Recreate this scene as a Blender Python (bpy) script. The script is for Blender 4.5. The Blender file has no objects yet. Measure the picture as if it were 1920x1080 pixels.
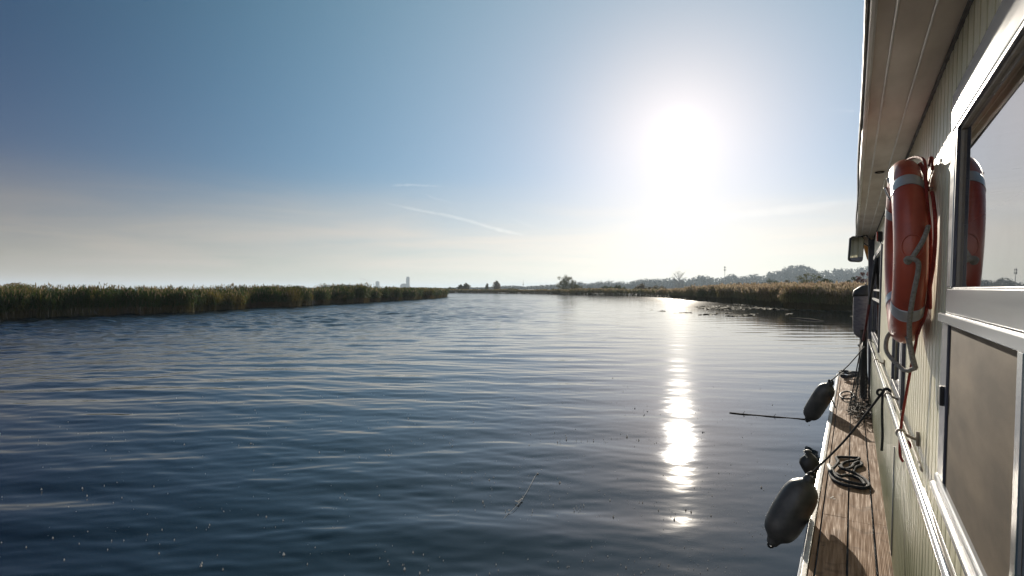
import bpy, math, random
import numpy as np
from mathutils import Vector, Matrix, noise
random.seed(7)
rng = np.random.default_rng(7)
R = math.radians
SC = bpy.context.scene
COL = SC.collection

# ------------------------------------------------------------------ camera, sky, sun, exposure
FPX = 1920 * 20 / 36.0                      # focal length in pixels of the 1920 wide photo
YAW = math.atan(640 / FPX)
CAMP = (0.0, 0.0, 2.05)
cd = bpy.data.cameras.new('camera'); cam = bpy.data.objects.new('camera', cd); COL.objects.link(cam)
cd.lens = 20; cd.sensor_width = 36; cd.clip_start = 0.05; cd.clip_end = 90000; cd.shift_y = 1 / 1920
cam.location = CAMP; cam.rotation_euler = (R(90), 0, YAW); SC.camera = cam

SUN_EL = R(14.6); SUN_AZ = R(-14.5)        # azimuth measured from +Y towards +X
SUN_DIR = Vector((math.sin(SUN_AZ) * math.cos(SUN_EL), math.cos(SUN_AZ) * math.cos(SUN_EL), math.sin(SUN_EL)))
w = bpy.data.worlds.new('World'); SC.world = w; w.use_nodes = True
nt = w.node_tree; N = nt.nodes; L = nt.links
bg = N['Background']
sky = N.new('ShaderNodeTexSky'); sky.sky_type = 'NISHITA'; sky.sun_disc = False
sky.sun_elevation = SUN_EL; sky.sun_rotation = SUN_AZ
sky.altitude = 0; sky.air_density = 1.0; sky.dust_density = 0.0; sky.ozone_density = 1.0
bg.inputs['Strength'].default_value = 0.06
# sun aureole of the thin high haze, and thin cirrus low over the horizon
tc = N.new('ShaderNodeTexCoord')
def vmath(op, a, b=None):
    n = N.new('ShaderNodeVectorMath'); n.operation = op; L.new(a, n.inputs[0])
    if b is not None:
        if isinstance(b, (tuple, list, Vector)): n.inputs[1].default_value = b
        else: L.new(b, n.inputs[1])
    return n
def smath(op, a, b=None, c=None):
    n = N.new('ShaderNodeMath'); n.operation = op
    for i, v in enumerate((a, b, c)):
        if v is None: continue
        if isinstance(v, (int, float)): n.inputs[i].default_value = v
        else: L.new(v, n.inputs[i])
    return n.outputs[0]
nrm = vmath('NORMALIZE', tc.outputs['Generated']).outputs[0]
dot = vmath('DOT_PRODUCT', nrm, SUN_DIR).outputs['Value']
dotc = smath('MAXIMUM', dot, 0.0)
sep = N.new('ShaderNodeSeparateXYZ'); L.new(nrm, sep.inputs[0])
K = 1 / 0.085
def powk(e): return smath('MULTIPLY', smath('POWER', dotc, e), K)
zpos = smath('MAXIMUM', sep.outputs['Z'], 0.0)
def low(e): return smath('MULTIPLY', smath('EXPONENT', smath('MULTIPLY', zpos, -e)), K)
lowsun = smath('MULTIPLY', low(7.1), smath('POWER', dotc, 14.0))
def tint(val, col):
    n = N.new('ShaderNodeVectorMath'); n.operation = 'SCALE'; n.inputs[0].default_value = col; L.new(val, n.inputs['Scale']); return n.outputs[0]
def vadd(a, b): n = N.new('ShaderNodeVectorMath'); n.operation = 'ADD'; L.new(a, n.inputs[0]); L.new(b, n.inputs[1]); return n.outputs[0]
gm = N.new('ShaderNodeGamma'); L.new(sky.outputs[0], gm.inputs['Color']); gm.inputs['Gamma'].default_value = 1.3
wb = N.new('ShaderNodeVectorMath'); wb.operation = 'MULTIPLY'; L.new(gm.outputs[0], wb.inputs[0])
wb.inputs[1].default_value = tuple(c * 0.085 ** 0.3 for c in (0.03, 0.30, 0.54))
# air light round the sun: wide, middle and close forward scattering, and the brighter low sky
air = wb.outputs[0]
for val, col in ((powk(4.0), (0.21, 0.43, 0.47)), (powk(12.0), (0.24, 0.06, 0.02)), (powk(75.0), (0.36, 0.24, 0.12)), (powk(420.0), (0.14, 0.12, 0.12)), (powk(6000.0), (8, 8, 8)),
                 (low(7.1), (0.20, 0.05, 0.0)), (low(16.0), (0.17, 0.08, 0.02)), (lowsun, (0.46, 0.31, 0.22)), (smath('MULTIPLY', low(4.5), smath('POWER', dotc, 70.0)), (0.25, 0.23, 0.20))):
    air = vadd(air, tint(val, col))
back = N.new('ShaderNodeMapRange'); L.new(dot, back.inputs[0]); back.interpolation_type = 'SMOOTHERSTEP'      # added fill: unseen sky behind the camera brightened to light the boat
back.inputs[1].default_value = 0.32; back.inputs[2].default_value = -0.5; back.inputs[4].default_value = K
air = vadd(air, tint(back.outputs[0], (0.40, 0.44, 0.50)))
# thin cirrus veil in low streaks
mp = N.new('ShaderNodeMapping'); L.new(nrm, mp.inputs[0]); mp.inputs['Scale'].default_value = (1.3, 2.0, 17.0); mp.inputs['Rotation'].default_value = (0.05, 0.04, 0.3)
cn = N.new('ShaderNodeTexNoise'); L.new(mp.outputs[0], cn.inputs['Vector']); cn.inputs['Scale'].default_value = 1.6; cn.inputs['Detail'].default_value = 7; cn.inputs['Roughness'].default_value = 0.55; cn.inputs['Distortion'].default_value = 0.4
cr = N.new('ShaderNodeMapRange'); L.new(cn.outputs['Fac'], cr.inputs[0]); cr.inputs[1].default_value = 0.36; cr.inputs[2].default_value = 0.66
hz = N.new('ShaderNodeMapRange'); L.new(sep.outputs['Z'], hz.inputs[0]); hz.interpolation_type = 'SMOOTHERSTEP'
hz.inputs[1].default_value = 0.22; hz.inputs[2].default_value = 0.05
cirb = smath('MULTIPLY', smath('ADD', smath('MULTIPLY', cr.outputs[0], 0.38), 0.48), hz.outputs[0])
veil = tint(vmath('LENGTH', air).outputs['Value'], (0.665, 0.60, 0.525))
gcol = N.new('ShaderNodeMix'); gcol.data_type = 'RGBA'; L.new(cirb, gcol.inputs['Factor']); L.new(air, gcol.inputs['A']); L.new(vmath('SCALE', veil).outputs[0], gcol.inputs['B'])
L.new(smath('MULTIPLY_ADD', smath('POWER', dotc, 7.0), -0.50, 1.55), gcol.inputs['B'].links[0].from_node.inputs['Scale'])
L.new(gcol.outputs['Result'], bg.inputs['Color'])

sd = bpy.data.lights.new('sun', 'SUN'); sd.energy = 4.6; sd.angle = R(0.53); sd.color = (1.0, 0.90, 0.76)
so = bpy.data.objects.new('sun', sd); COL.objects.link(so)
so.rotation_euler = (-SUN_DIR).to_track_quat('-Z', 'Y').to_euler()
so.location = (-20, 60, 40)
SC.view_settings.view_transform = 'Standard'; SC.view_settings.look = 'None'
SC.view_settings.exposure = 0.5; SC.view_settings.gamma = 1
SC.cycles.max_bounces = 8; SC.cycles.volume_bounces = 1; SC.cycles.use_denoising = True
SC.cycles.sample_clamp_indirect = 12; SC.cycles.transparent_max_bounces = 16

# ------------------------------------------------------------------ helpers
_F = Vector((-math.sin(YAW), math.cos(YAW), 0)); _R = Vector((math.cos(YAW), math.sin(YAW), 0)); _U = Vector((0, 0, 1))
_C = Vector(CAMP)
def ray(x, y): return _F + _R * ((x - 960) / FPX) + _U * ((541 - y) / FPX)
def at_z(x, y, z): d = ray(x, y); return _C + d * ((z - _C.z) / d.z)          # where a sight line meets a level
def at_y(x, y, Y): d = ray(x, y); return _C + d * (Y / d.y)                    # ... a cross plane of the boat
def at_x(x, y, X): d = ray(x, y); return _C + d * (X / d.x)                    # ... a lengthwise plane of the boat
def at_d(x, y, D): return _C + ray(x, y) * D                                   # ... a distance

LOC = {}
class MB:
    def __init__(s): s.v = []; s.f = []; s.m = []; s.smooth = False
    def face(s, pts, m=0):
        i = len(s.v); s.v += [tuple(p) for p in pts]; s.f.append(tuple(range(i, i + len(pts)))); s.m.append(m)
    def box(s, a, b, m=0, lean=None):
        x0, y0, z0 = a; x1, y1, z1 = b
        P = [(x0,y0,z0),(x1,y0,z0),(x1,y1,z0),(x0,y1,z0),(x0,y0,z1),(x1,y0,z1),(x1,y1,z1),(x0,y1,z1)]
        if lean: P = [(p[0] + LEAN * (p[2] - 1.6), p[1], p[2]) for p in P]
        i = len(s.v); s.v += P
        for q in ((0,3,2,1),(4,5,6,7),(0,1,5,4),(1,2,6,5),(2,3,7,6),(3,0,4,7)): s.f.append(tuple(i + k for k in q)); s.m.append(m)
        return s
    def tube(s, pts, r, n=8, m=0, cap=True):
        pts = [Vector(p) for p in pts]; k = len(pts)
        rr = r if isinstance(r, (list, tuple)) else [r] * k
        up = Vector((0, 0, 1)); prev = None; i0 = len(s.v)
        for j, p in enumerate(pts):
            t = (pts[min(j + 1, k - 1)] - pts[max(j - 1, 0)])
            t = t.normalized() if t.length > 1e-9 else Vector((0, 0, 1))
            if prev is None:
                a = t.cross(up) if abs(t.z) < 0.95 else t.cross(Vector((1, 0, 0)))
            else: a = prev - t * prev.dot(t)
            a.normalize(); prev = a; b = t.cross(a)
            for q in range(n):
                an = 2 * math.pi * q / n
                s.v.append(tuple(p + (a * math.cos(an) + b * math.sin(an)) * rr[j]))
        for j in range(k - 1):
            for q in range(n):
                s.f.append((i0 + j*n + q, i0 + j*n + (q+1) % n, i0 + (j+1)*n + (q+1) % n, i0 + (j+1)*n + q)); s.m.append(m)
        if cap:
            s.f.append(tuple(i0 + q for q in range(n))[::-1]); s.m.append(m)
            s.f.append(tuple(i0 + (k-1)*n + q for q in range(n))); s.m.append(m)
        return s
    def lathe(s, prof, mat4, n=24, m=0):       # prof: (r, z) list
        i0 = len(s.v)
        for r, z in prof:
            for q in range(n):
                an = 2 * math.pi * q / n
                s.v.append(tuple(mat4 @ Vector((r * math.cos(an), r * math.sin(an), z))))
        for j in range(len(prof) - 1):
            for q in range(n):
                s.f.append((i0 + j*n + q, i0 + j*n + (q+1) % n, i0 + (j+1)*n + (q+1) % n, i0 + (j+1)*n + q)); s.m.append(m)
        s.f.append(tuple(i0 + q for q in range(n))[::-1]); s.m.append(m)
        s.f.append(tuple(i0 + (len(prof)-1)*n + q for q in range(n))); s.m.append(m)
        return s
    def build(s, name, mats, parent=None, smooth=False, world=True, bevel=0, loc=None):
        me = bpy.data.meshes.new(name)
        o = LOC.get(parent.name, Vector((0, 0, 0))) if (parent and world) else Vector((0, 0, 0))
        if loc is not None: o = o + Vector(loc)
        me.from_pydata([(v[0] - o.x, v[1] - o.y, v[2] - o.z) for v in s.v] if world else s.v, [], s.f)
        if not isinstance(mats, (list, tuple)): mats = [mats]
        for mt in mats: me.materials.append(mt)
        if len(mats) > 1: me.polygons.foreach_set('material_index', s.m)
        me.update()
        if smooth: me.polygons.foreach_set('use_smooth', [True] * len(s.f))
        ob = bpy.data.objects.new(name, me); COL.objects.link(ob)
        if parent: ob.parent = parent
        if loc is not None: ob.location = loc
        LOC[ob.name] = o.copy() if parent is None else LOC[parent.name].copy() if parent.name in LOC else Vector()
        if parent is not None and loc is not None: LOC[ob.name] = o.copy()
        if bevel:
            bm = ob.modifiers.new('bevel', 'BEVEL'); bm.width = bevel; bm.segments = 2; bm.limit_method = 'ANGLE'; bm.angle_limit = R(40)
        return ob
def tag(o, label=None, cat=None, group=None, kind=None):
    if label: o['label'] = label
    if cat: o['category'] = cat
    if group: o['group'] = group
    if kind: o['kind'] = kind
    return o
def thing(name, loc, label, cat, group=None):
    o = bpy.data.objects.new(name, None); COL.objects.link(o); o.location = loc; o.empty_display_size = 0.2
    LOC[o.name] = Vector(loc); return tag(o, label, cat, group)
def spline(pts, n=8):
    pts = [Vector(p) for p in pts]; P = [pts[0]] + pts + [pts[-1]]; out = []
    for i in range(1, len(P) - 2):
        for k in range(n):
            t = k / n; a, b, c, d = P[i-1], P[i], P[i+1], P[i+2]
            out.append(0.5 * ((2*b) + (c-a)*t + (2*a-5*b+4*c-d)*t*t + (-a+3*b-3*c+d)*t**3))
    out.append(pts[-1]); return out

# ------------------------------------------------------------------ materials
def mat(name, col, rough=0.6, metal=0.0, var=0.15, vscale=6.0, bump=0.0, bscale=40.0, col2=None, stretch=(1, 1, 1), spec=0.5, trans=0.0, coat=0.0, detail=5, lo=0.35, hi=0.7, rvar=0.12):
    m = bpy.data.materials.new(name); m.use_nodes = True; t = m.node_tree; n = t.nodes; l = t.links
    b = n['Principled BSDF']; b.inputs['Metallic'].default_value = metal
    b.inputs['Specular IOR Level'].default_value = spec; b.inputs['Coat Weight'].default_value = coat
    tcn = n.new('ShaderNodeTexCoord'); mpn = n.new('ShaderNodeMapping'); l.new(tcn.outputs['Object'], mpn.inputs[0]); mpn.inputs['Scale'].default_value = stretch
    no = n.new('ShaderNodeTexNoise'); l.new(mpn.outputs[0], no.inputs['Vector']); no.inputs['Scale'].default_value = vscale; no.inputs['Detail'].default_value = detail
    mr = n.new('ShaderNodeMapRange'); l.new(no.outputs['Fac'], mr.inputs[0]); mr.inputs[1].default_value = lo; mr.inputs[2].default_value = hi
    mx = n.new('ShaderNodeMix'); mx.data_type = 'RGBA'; l.new(mr.outputs[0], mx.inputs['Factor'])
    c2 = col2 if col2 else tuple(c * (1 - var * 2) for c in col)
    mx.inputs['A'].default_value = (*[min(1, c * (1 + (0 if col2 else var))) for c in col], 1); mx.inputs['B'].default_value = (*c2, 1)
    l.new(mx.outputs['Result'], b.inputs['Base Color'])
    rr = n.new('ShaderNodeMapRange'); l.new(no.outputs['Fac'], rr.inputs[0]); rr.inputs[1].default_value = 0.3; rr.inputs[2].default_value = 0.7
    rr.inputs[3].default_value = max(0.02, rough - rvar * rough * 2); rr.inputs[4].default_value = min(1, rough + rvar); l.new(rr.outputs[0], b.inputs['Roughness'])
    if bump:
        n2 = n.new('ShaderNodeTexNoise'); l.new(mpn.outputs[0], n2.inputs['Vector']); n2.inputs['Scale'].default_value = bscale; n2.inputs['Detail'].default_value = 4
        bn = n.new('ShaderNodeBump'); bn.inputs['Strength'].default_value = bump; bn.inputs['Distance'].default_value = 0.01; l.new(n2.outputs['Fac'], bn.inputs['Height']); l.new(bn.outputs[0], b.inputs['Normal'])
    if trans:
        tr = n.new('ShaderNodeBsdfTranslucent'); l.new(mx.outputs['Result'], tr.inputs[0]); ms = n.new('ShaderNodeMixShader'); ms.inputs[0].default_value = trans
        l.new(b.outputs[0], ms.inputs[1]); l.new(tr.outputs[0], ms.inputs[2]); l.new(ms.outputs[0], n['Material Output'].inputs[0])
    return m

# ------------------------------------------------------------------ water
def water_material():
    m = bpy.data.materials.new('river_water'); m.use_nodes = True; t = m.node_tree; n = t.nodes; l = t.links
    b = n['Principled BSDF']; b.inputs['Base Color'].default_value = (0.003, 0.008, 0.013, 1); b.inputs['IOR'].default_value = 1.52
    b.inputs['Specular IOR Level'].default_value = 0.5
    tcn = n.new('ShaderNodeTexCoord')
    def noi(scale, sx, sy, rot, det):
        mpn = n.new('ShaderNodeMapping'); l.new(tcn.outputs['Object'], mpn.inputs[0]); mpn.vector_type = 'TEXTURE'
        mpn.inputs['Rotation'].default_value = (0, 0, rot); mpn.inputs['Scale'].default_value = (sx, sy, 1)
        q = n.new('ShaderNodeTexNoise'); q.noise_dimensions = '2D'; l.new(mpn.outputs[0], q.inputs['Vector']); q.inputs['Scale'].default_value = scale; q.inputs['Detail'].default_value = det
        return q.outputs['Fac']
    def mth(op, a, b_):
        q = n.new('ShaderNodeMath'); q.operation = op
        for i, v in enumerate((a, b_)):
            if isinstance(v, (int, float)): q.inputs[i].default_value = v
            else: l.new(v, q.inputs[i])
        return q.outputs[0]
    at = n.new('ShaderNodeAttribute'); at.attribute_name = 'chop'
    chop = at.outputs['Fac']
    fine = noi(3.2, 1.6, 0.8, YAW, 4)
    big = noi(0.8, 1.8, 0.8, YAW, 4)
    h = mth('ADD', mth('MULTIPLY', fine, mth('ADD', mth('MULTIPLY', chop, 0.07), 0.0022)), mth('MULTIPLY', big, mth('MULTIPLY', chop, 0.12)))
    bn = n.new('ShaderNodeBump'); bn.inputs['Strength'].default_value = 1.0; bn.inputs['Distance'].default_value = 1.0
    l.new(h, bn.inputs['Height']); l.new(bn.outputs[0], b.inputs['Normal'])
    ra = n.new('ShaderNodeAttribute'); ra.attribute_name = 'rough'
    l.new(ra.outputs['Fac'], b.inputs['Roughness'])
    return m
def build_water():
    nr, na = 1250, 1250
    r = 1.2 * np.exp(np.linspace(0, math.log(420 / 1.2), nr)); a = np.radians(np.linspace(-78, 62, na))   # 0 = camera heading
    rr, aa = np.meshgrid(r, a, indexing='ij')
    X = -np.sin(YAW - 0 ) * 0 + rr * np.sin(aa - YAW); Y = rr * np.cos(aa - YAW)
    cell = np.maximum(rr * math.log(420 / 1.2) / nr, rr * math.radians(140) / na)
    Z = np.zeros_like(X); lr = np.random.default_rng(11)
    # calm in the lee of the boat and the right bank, ruffled towards the open middle and left
    rip = np.clip((rr - 3) / 14, 0, 1)
    dirc = math.pi / 2 + YAW + math.pi                              # ripples travel towards the boat
    for k in range(150):
        wl = 0.13 * (2.4 / 0.13) ** lr.random(); kk = 2 * math.pi / wl
        ph = lr.random() * 2 * math.pi; an = dirc + lr.normal(0, 0.33)
        slope = 0.0056
        env = np.clip((wl / cell - 3.0) / 3.0, 0, 1)
        Z += (slope / kk) * env * np.sin(kk * (X * math.cos(an) + Y * math.sin(an)) + ph + 0.6 * np.sin(0.35 * X + k) + 0.5 * np.sin(0.3 * Y + 2 * k))
    side = np.clip((-X - 0.18 * Y) / (0.35 * np.hypot(X, Y) + 0.5), 0, 1)
    Z *= 0.25 + 0.80 * side
    chop = np.clip((rr - 12) / 24, 0, 1) * np.clip((-X - 2 - 0.40 * Y) / (4 + 0.25 * rr), 0, 1)
    chop *= 0.75 + 0.25 * np.sin(0.11 * X + 0.7) * np.sin(0.09 * Y + 0.3)
    for k in range(90):                                              # short crested wind ruffle, farther out
        wl = 0.42 * (2.6 / 0.42) ** lr.random(); kk = 2 * math.pi / wl
        ph = lr.random() * 2 * math.pi; an = dirc + lr.normal(0, 1.0)
        env = np.clip((wl / cell - 2.5) / 3.0, 0, 1)
        q = np.sin(kk * (X * math.cos(an) + Y * math.sin(an)) + ph)
        Z += (0.024 / kk) * env * chop * (q + 0.35 * q * np.abs(q))
    fade = np.clip((420 - rr) / 120, 0, 1); Z *= fade
    V = np.stack([X, Y, Z], -1).reshape(-1, 3).astype(np.float32)
    idx = np.arange(nr * na).reshape(nr, na)
    F = np.stack([idx[:-1, :-1], idx[:-1, 1:], idx[1:, 1:], idx[1:, :-1]], -1).reshape(-1, 4)[:, ::-1]
    ch = np.clip(chop, 0, 1).reshape(-1)
    # outer ring of plain water to the horizon, joined to the rippled sheet
    me = bpy.data.meshes.new('river')
    far = [(-9000, -9000, -0.012), (9000, -9000, -0.012), (9000, 9000, -0.012), (-9000, 9000, -0.012)]
    nv = len(V); V = np.vstack([V, np.array(far, np.float32)]); ch = np.append(ch, [0.8] * 4)
    me.vertices.add(len(V)); V[-4:, 2] = -0.35; me.vertices.foreach_set('co', V.ravel())
    loops = np.append(F.ravel(), [nv, nv + 1, nv + 2, nv + 3]).astype(np.int32); nf = len(F) + 1
    me.loops.add(len(loops)); me.loops.foreach_set('vertex_index', loops)
    me.polygons.add(nf); me.polygons.foreach_set('loop_start', np.arange(nf, dtype=np.int32) * 4)
    me.polygons.foreach_set('use_smooth', np.ones(nf, bool))
    me.update(calc_edges=True)
    at = me.attributes.new('chop', 'FLOAT', 'POINT'); at.data.foreach_set('value', ch.astype(np.float32))
    d_ = np.append(rr.reshape(-1), [2000] * 4); ro = 0.045 + 0.05 * np.clip((d_ - 15) / 100, 0, 1) + 0.04 * ch
    at2 = me.attributes.new('rough', 'FLOAT', 'POINT'); at2.data.foreach_set('value', ro.astype(np.float32))
    me.materials.append(water_material())
    o = bpy.data.objects.new('river', me); COL.objects.link(o); tag(o, 'calm blue river rippling towards the boat', 'river', kind='structure')
build_water()

# ------------------------------------------------------------------ land
M_soil = mat('marsh_soil', (0.055, 0.05, 0.03), 0.95, vscale=0.2, col2=(0.03, 0.045, 0.015), bump=0.3, bscale=2)
def densify(pts, step):
    out = []
    for a, b in zip(pts, pts[1:]):
        a = Vector(a); b = Vector(b); n = max(1, int((b - a).length / step))
        out += [a + (b - a) * (k / n) for k in range(n)]
    return out + [Vector(pts[-1])]
def smooth_line(pts, step):
    return densify([tuple(p) for p in spline([(x, y, 0) for x, y in pts], 8)], step)
LEFT = [(-52, -60), (-49.5, -20), (-47.6, 0), (-47.7, 14.6), (-48.3, 21), (-50.2, 30.6), (-53.7, 38.6), (-59.4, 52.3), (-63.3, 64), (-69, 80), (-80, 102), (-90, 117), (-97, 121), (-108, 120), (-140, 112), (-260, 96)]
FAR = [(-900, 560), (-420, 330), (-240, 245), (-156, 206), (-128, 199), (-105, 192), (-73, 168.5), (-52, 150), (-39.5, 135.6), (-31, 118), (-25.1, 106.4), (-17, 90), (-11.7, 78), (-7.5, 69), (-4.5, 62.7), (0.2, 60.8), (9, 57), (25, 52), (80, 48), (400, 30)]
def land(name, line, back, label):
    mb = MB(); pts = smooth_line(line, 6); n = len(pts)
    rows = [[(p.x, p.y, -0.6) for p in pts]]
    rows.append([(p.x + 0.0, p.y, -0.10) for p in pts])
    bk = [Vector(b) for b in back(pts)]
    rows.append([(p.x + (q.x - p.x) * 0.02, p.y + (q.y - p.y) * 0.02, 0.35) for p, q in zip(pts, bk)])
    rows.append([tuple(q) for q in bk])
    for r in rows: mb.v += r
    for j in range(3):
        for i in range(n - 1):
            mb.f.append((j*n+i, j*n+i+1, (j+1)*n+i+1, (j+1)*n+i)); mb.m.append(0)
    o = mb.build(name, M_soil); tag(o, label, kind='structure')
land('ground', FAR, lambda P: [(-8500 + 17000 * (i / (len(P) - 1)), 8500, 0.4) for i in range(len(P))], 'flat marshy ground beyond the river')
land('ground', LEFT, lambda P: [(-1500, -700 + 1100 * (i / (len(P) - 1)), 0.4) for i in range(len(P))], 'flat marshy ground behind the left reed bed')

# ------------------------------------------------------------------ reeds
M_reedgreen = mat('reed_leaf_green', (0.042, 0.072, 0.016), 0.75, vscale=0.45, col2=(0.25, 0.19, 0.05), trans=0.42, detail=3, lo=0.53, hi=0.70, spec=0.15)
M_reedstem = mat('reed_stem', (0.075, 0.075, 0.025), 0.8, vscale=0.3, col2=(0.12, 0.085, 0.035), trans=0.2, spec=0.1)
M_plume = mat('reed_plume', (0.30, 0.23, 0.13), 0.85, vscale=0.35, col2=(0.14, 0.12, 0.055), trans=0.5, lo=0.4, hi=0.65, spec=0.1)
def reed_bed(name, pts, depth_dir, label, hfun, rows, density, plume=0.8, lw=1.0, seed=1, green=1.0, mats=None, dstep=0.42):
    rg = random.Random(seed); mb = MB(); V = mb.v; Fc = mb.f; Mm = mb.m
    def tri(a, b, c, m): i = len(V); V.extend((a, b, c)); Fc.append((i, i+1, i+2)); Mm.append(m)
    def quad(a, b, c, d, m): i = len(V); V.extend((a, b, c, d)); Fc.append((i, i+1, i+2, i+3)); Mm.append(m)
    for a, b in zip(pts, pts[1:]):
        seg = (b - a).length; dist = ((a + b) / 2 - Vector((0, 0, 0))).length
        nn = max(1, int(seg * density(dist)))
        nx, ny = depth_dir(a, b)
        sc = lw * max(1.0, dist / 55) ** 0.75
        for k in range(nn):
            for r in range(rows):
                t = rg.random(); dd = (r + rg.random()) * dstep * (1 if r < 5 else 1.6)
                p = a + (b - a) * t
                edge = 1.1 * noise.noise(Vector((p.x * 0.35, p.y * 0.35, 3))) + 0.35 * noise.noise(Vector((p.x * 1.1, p.y * 1.1, 7)))
                x = p.x + nx * (dd + edge * 1.6); y = p.y + ny * (dd + edge * 1.6)
                h = hfun(p, dd) * (0.80 + 0.30 * rg.random() ** 1.5) * (1 + 0.14 * noise.noise(Vector((x * 0.3, y * 0.3, 0))) + 0.17 * noise.noise(Vector((x * 1.2, y * 1.2, 2))))
                lx = rg.gauss(0, 0.10) - 0.04; ly = rg.gauss(0, 0.10)
                if r == 0 and rg.random() < 0.35: lx -= nx * 0.25 * rg.random(); ly -= ny * 0.25 * rg.random(); h *= 0.8 + 0.15 * rg.random()
                an = rg.random() * math.pi; wx = math.cos(an); wy = math.sin(an); ws = 0.012 * sc
                tx, ty = x + lx * h, y + ly * h
                quad((x - wx*ws, y - wy*ws, -0.05), (x + wx*ws, y + wy*ws, -0.05), (tx + wx*ws*.5, ty + wy*ws*.5, h), (tx - wx*ws*.5, ty - wy*ws*.5, h), 1)
                for q in range(7 if dist < 120 else 5):
                    f = 0.28 + 0.68 * rg.random(); ll = (0.30 + 0.3 * rg.random()) * (0.8 + 0.3*sc)
                    a2 = rg.random() * 2 * math.pi; dx = math.cos(a2); dy = math.sin(a2); lwid = (0.018 + 0.012 * rg.random()) * sc
                    bx, by, bz = x + lx*h*f, y + ly*h*f, h*f
                    mz = bz + ll * 0.55; ez = bz + ll * (0.65 - 0.75 * rg.random())
                    mx_, my_ = bx + dx*ll*0.35, by + dy*ll*0.35; ex, ey = bx + dx*ll*0.8, by + dy*ll*0.8
                    quad((bx, by, bz), (mx_ - dy*lwid, my_ + dx*lwid, mz), (ex, ey, ez), (mx_ + dy*lwid, my_ - dx*lwid, mz), 0)
                if rg.random() < plume:
                    for q in range(3):
                        a2 = rg.random() * 2 * math.pi; dx = math.cos(a2); dy = math.sin(a2); s2 = 0.045 * sc; pz = h - 0.05 + 0.05 * q
                        ox = tx + lx * 0.2; oy = ty + ly * 0.2
                        quad((ox - dx*s2*.4, oy - dy*s2*.4, pz - 0.04), (ox + dx*s2, oy + dy*s2, pz + 0.06), (ox + lx*.3, oy + ly*.3, pz + 0.24), (ox - dx*s2, oy - dy*s2, pz + 0.08), 2)
    o = mb.build(name, mats or [M_reedgreen, M_reedstem, M_plume], world=True); tag(o, label, kind='stuff'); return o
def left_dir(a, b): d = (b - a).normalized(); return (-d.y, d.x)
def hl(p, dd):
    d = p.length
    return 1.72 + 0.22 * noise.noise(Vector((p.x * 0.2, p.y * 0.2, 1))) + min(0.15, dd * 0.04) + (0.22 if -57 < p.x < -53 else 0) + (0.45 if -63 < p.x < -61 else 0)
LP = smooth_line(LEFT[1:], 1.0)
LPn = [p for p in LP if p.y > -12 and p.x > -135]
reed_bed('reeds', LPn, left_dir, 'tall dark green reed bed along the left bank', hl, 9, lambda d: 26 if d < 75 else (15 if d < 110 else 9), plume=0.2, seed=3)
FP = smooth_line(FAR, 1.0)
def hr(p, dd):
    base = 2.0 if p.y < 112 else 1.6
    return base + 0.3 * noise.noise(Vector((p.x * 0.15, p.y * 0.15, 5))) + min(0.3, dd * 0.05)
FPn = [p for p in FP if p.x > -42 and p.x < 26]
M_reedtan = mat('reed_leaf_tan', (0.13, 0.14, 0.045), 0.75, vscale=0.25, col2=(0.27, 0.21, 0.09), trans=0.42, detail=8, lo=0.38, hi=0.6, spec=0.15)
M_plumetan = mat('reed_plume_tan', (0.50, 0.40, 0.28), 0.85, vscale=0.35, col2=(0.26, 0.18, 0.11), trans=0.5, lo=0.4, hi=0.65, spec=0.1)
reed_bed('reeds', FPn, left_dir, 'tan plumed reed bed along the right bank', hr, 11, lambda d: 24 if d < 80 else (13 if d < 110 else 7), plume=0.95, seed=5, mats=[M_reedtan, M_reedstem, M_plumetan])
FPf = [p for p in FP if -320 < p.x <= -41]
reed_bed('reeds', FPf, left_dir, 'low olive reed fringe along the far bank', lambda p, dd: 1.35 + 0.25 * noise.noise(p * 0.1) + (0.3 if p.x > -85 else 0), 5, lambda d: 6, plume=0.3, seed=9, lw=1.3, mats=[M_reedtan, M_reedstem, M_plumetan], dstep=0.9)

# ------------------------------------------------------------------ trees, bushes
M_bark = mat('bark', (0.05, 0.04, 0.03), 0.9, vscale=3)
M_leafg = mat('leaf_green', (0.09, 0.10, 0.05), 0.7, vscale=0.5, col2=(0.14, 0.13, 0.06), trans=0.35, spec=0.2)
M_leafb = mat('leaf_brown_green', (0.12, 0.10, 0.065), 0.7, vscale=0.5, col2=(0.16, 0.13, 0.07), trans=0.35, spec=0.2)
M_leafr = mat('leaf_dark_red', (0.14, 0.035, 0.03), 0.7, vscale=0.5, col2=(0.10, 0.05, 0.03), trans=0.35, spec=0.2)
M_leafd = mat('leaf_deep_green', (0.045, 0.06, 0.028), 0.75, vscale=0.3, col2=(0.07, 0.08, 0.03), trans=0.3, spec=0.2)
def leaf_clump(mb, c, r, n, s, rg, flat=0.8):
    for _ in range(n):
        d = Vector((rg.gauss(0, 1), rg.gauss(0, 1), rg.gauss(0, 1))); d.normalize(); rad = r * rg.random() ** 0.45
        p = Vector(c) + Vector((d.x * rad, d.y * rad, d.z * rad * flat))
        u = Vector((rg.gauss(0, 1), rg.gauss(0, 1), rg.gauss(0, 1))).normalized(); v = u.cross(d + Vector((0.01, 0, 0.02))).normalized()
        a = s * (0.6 + 0.8 * rg.random()); mb.face([p - u*a, p + v*a*0.6, p + u*a, p - v*a*0.6])
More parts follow.
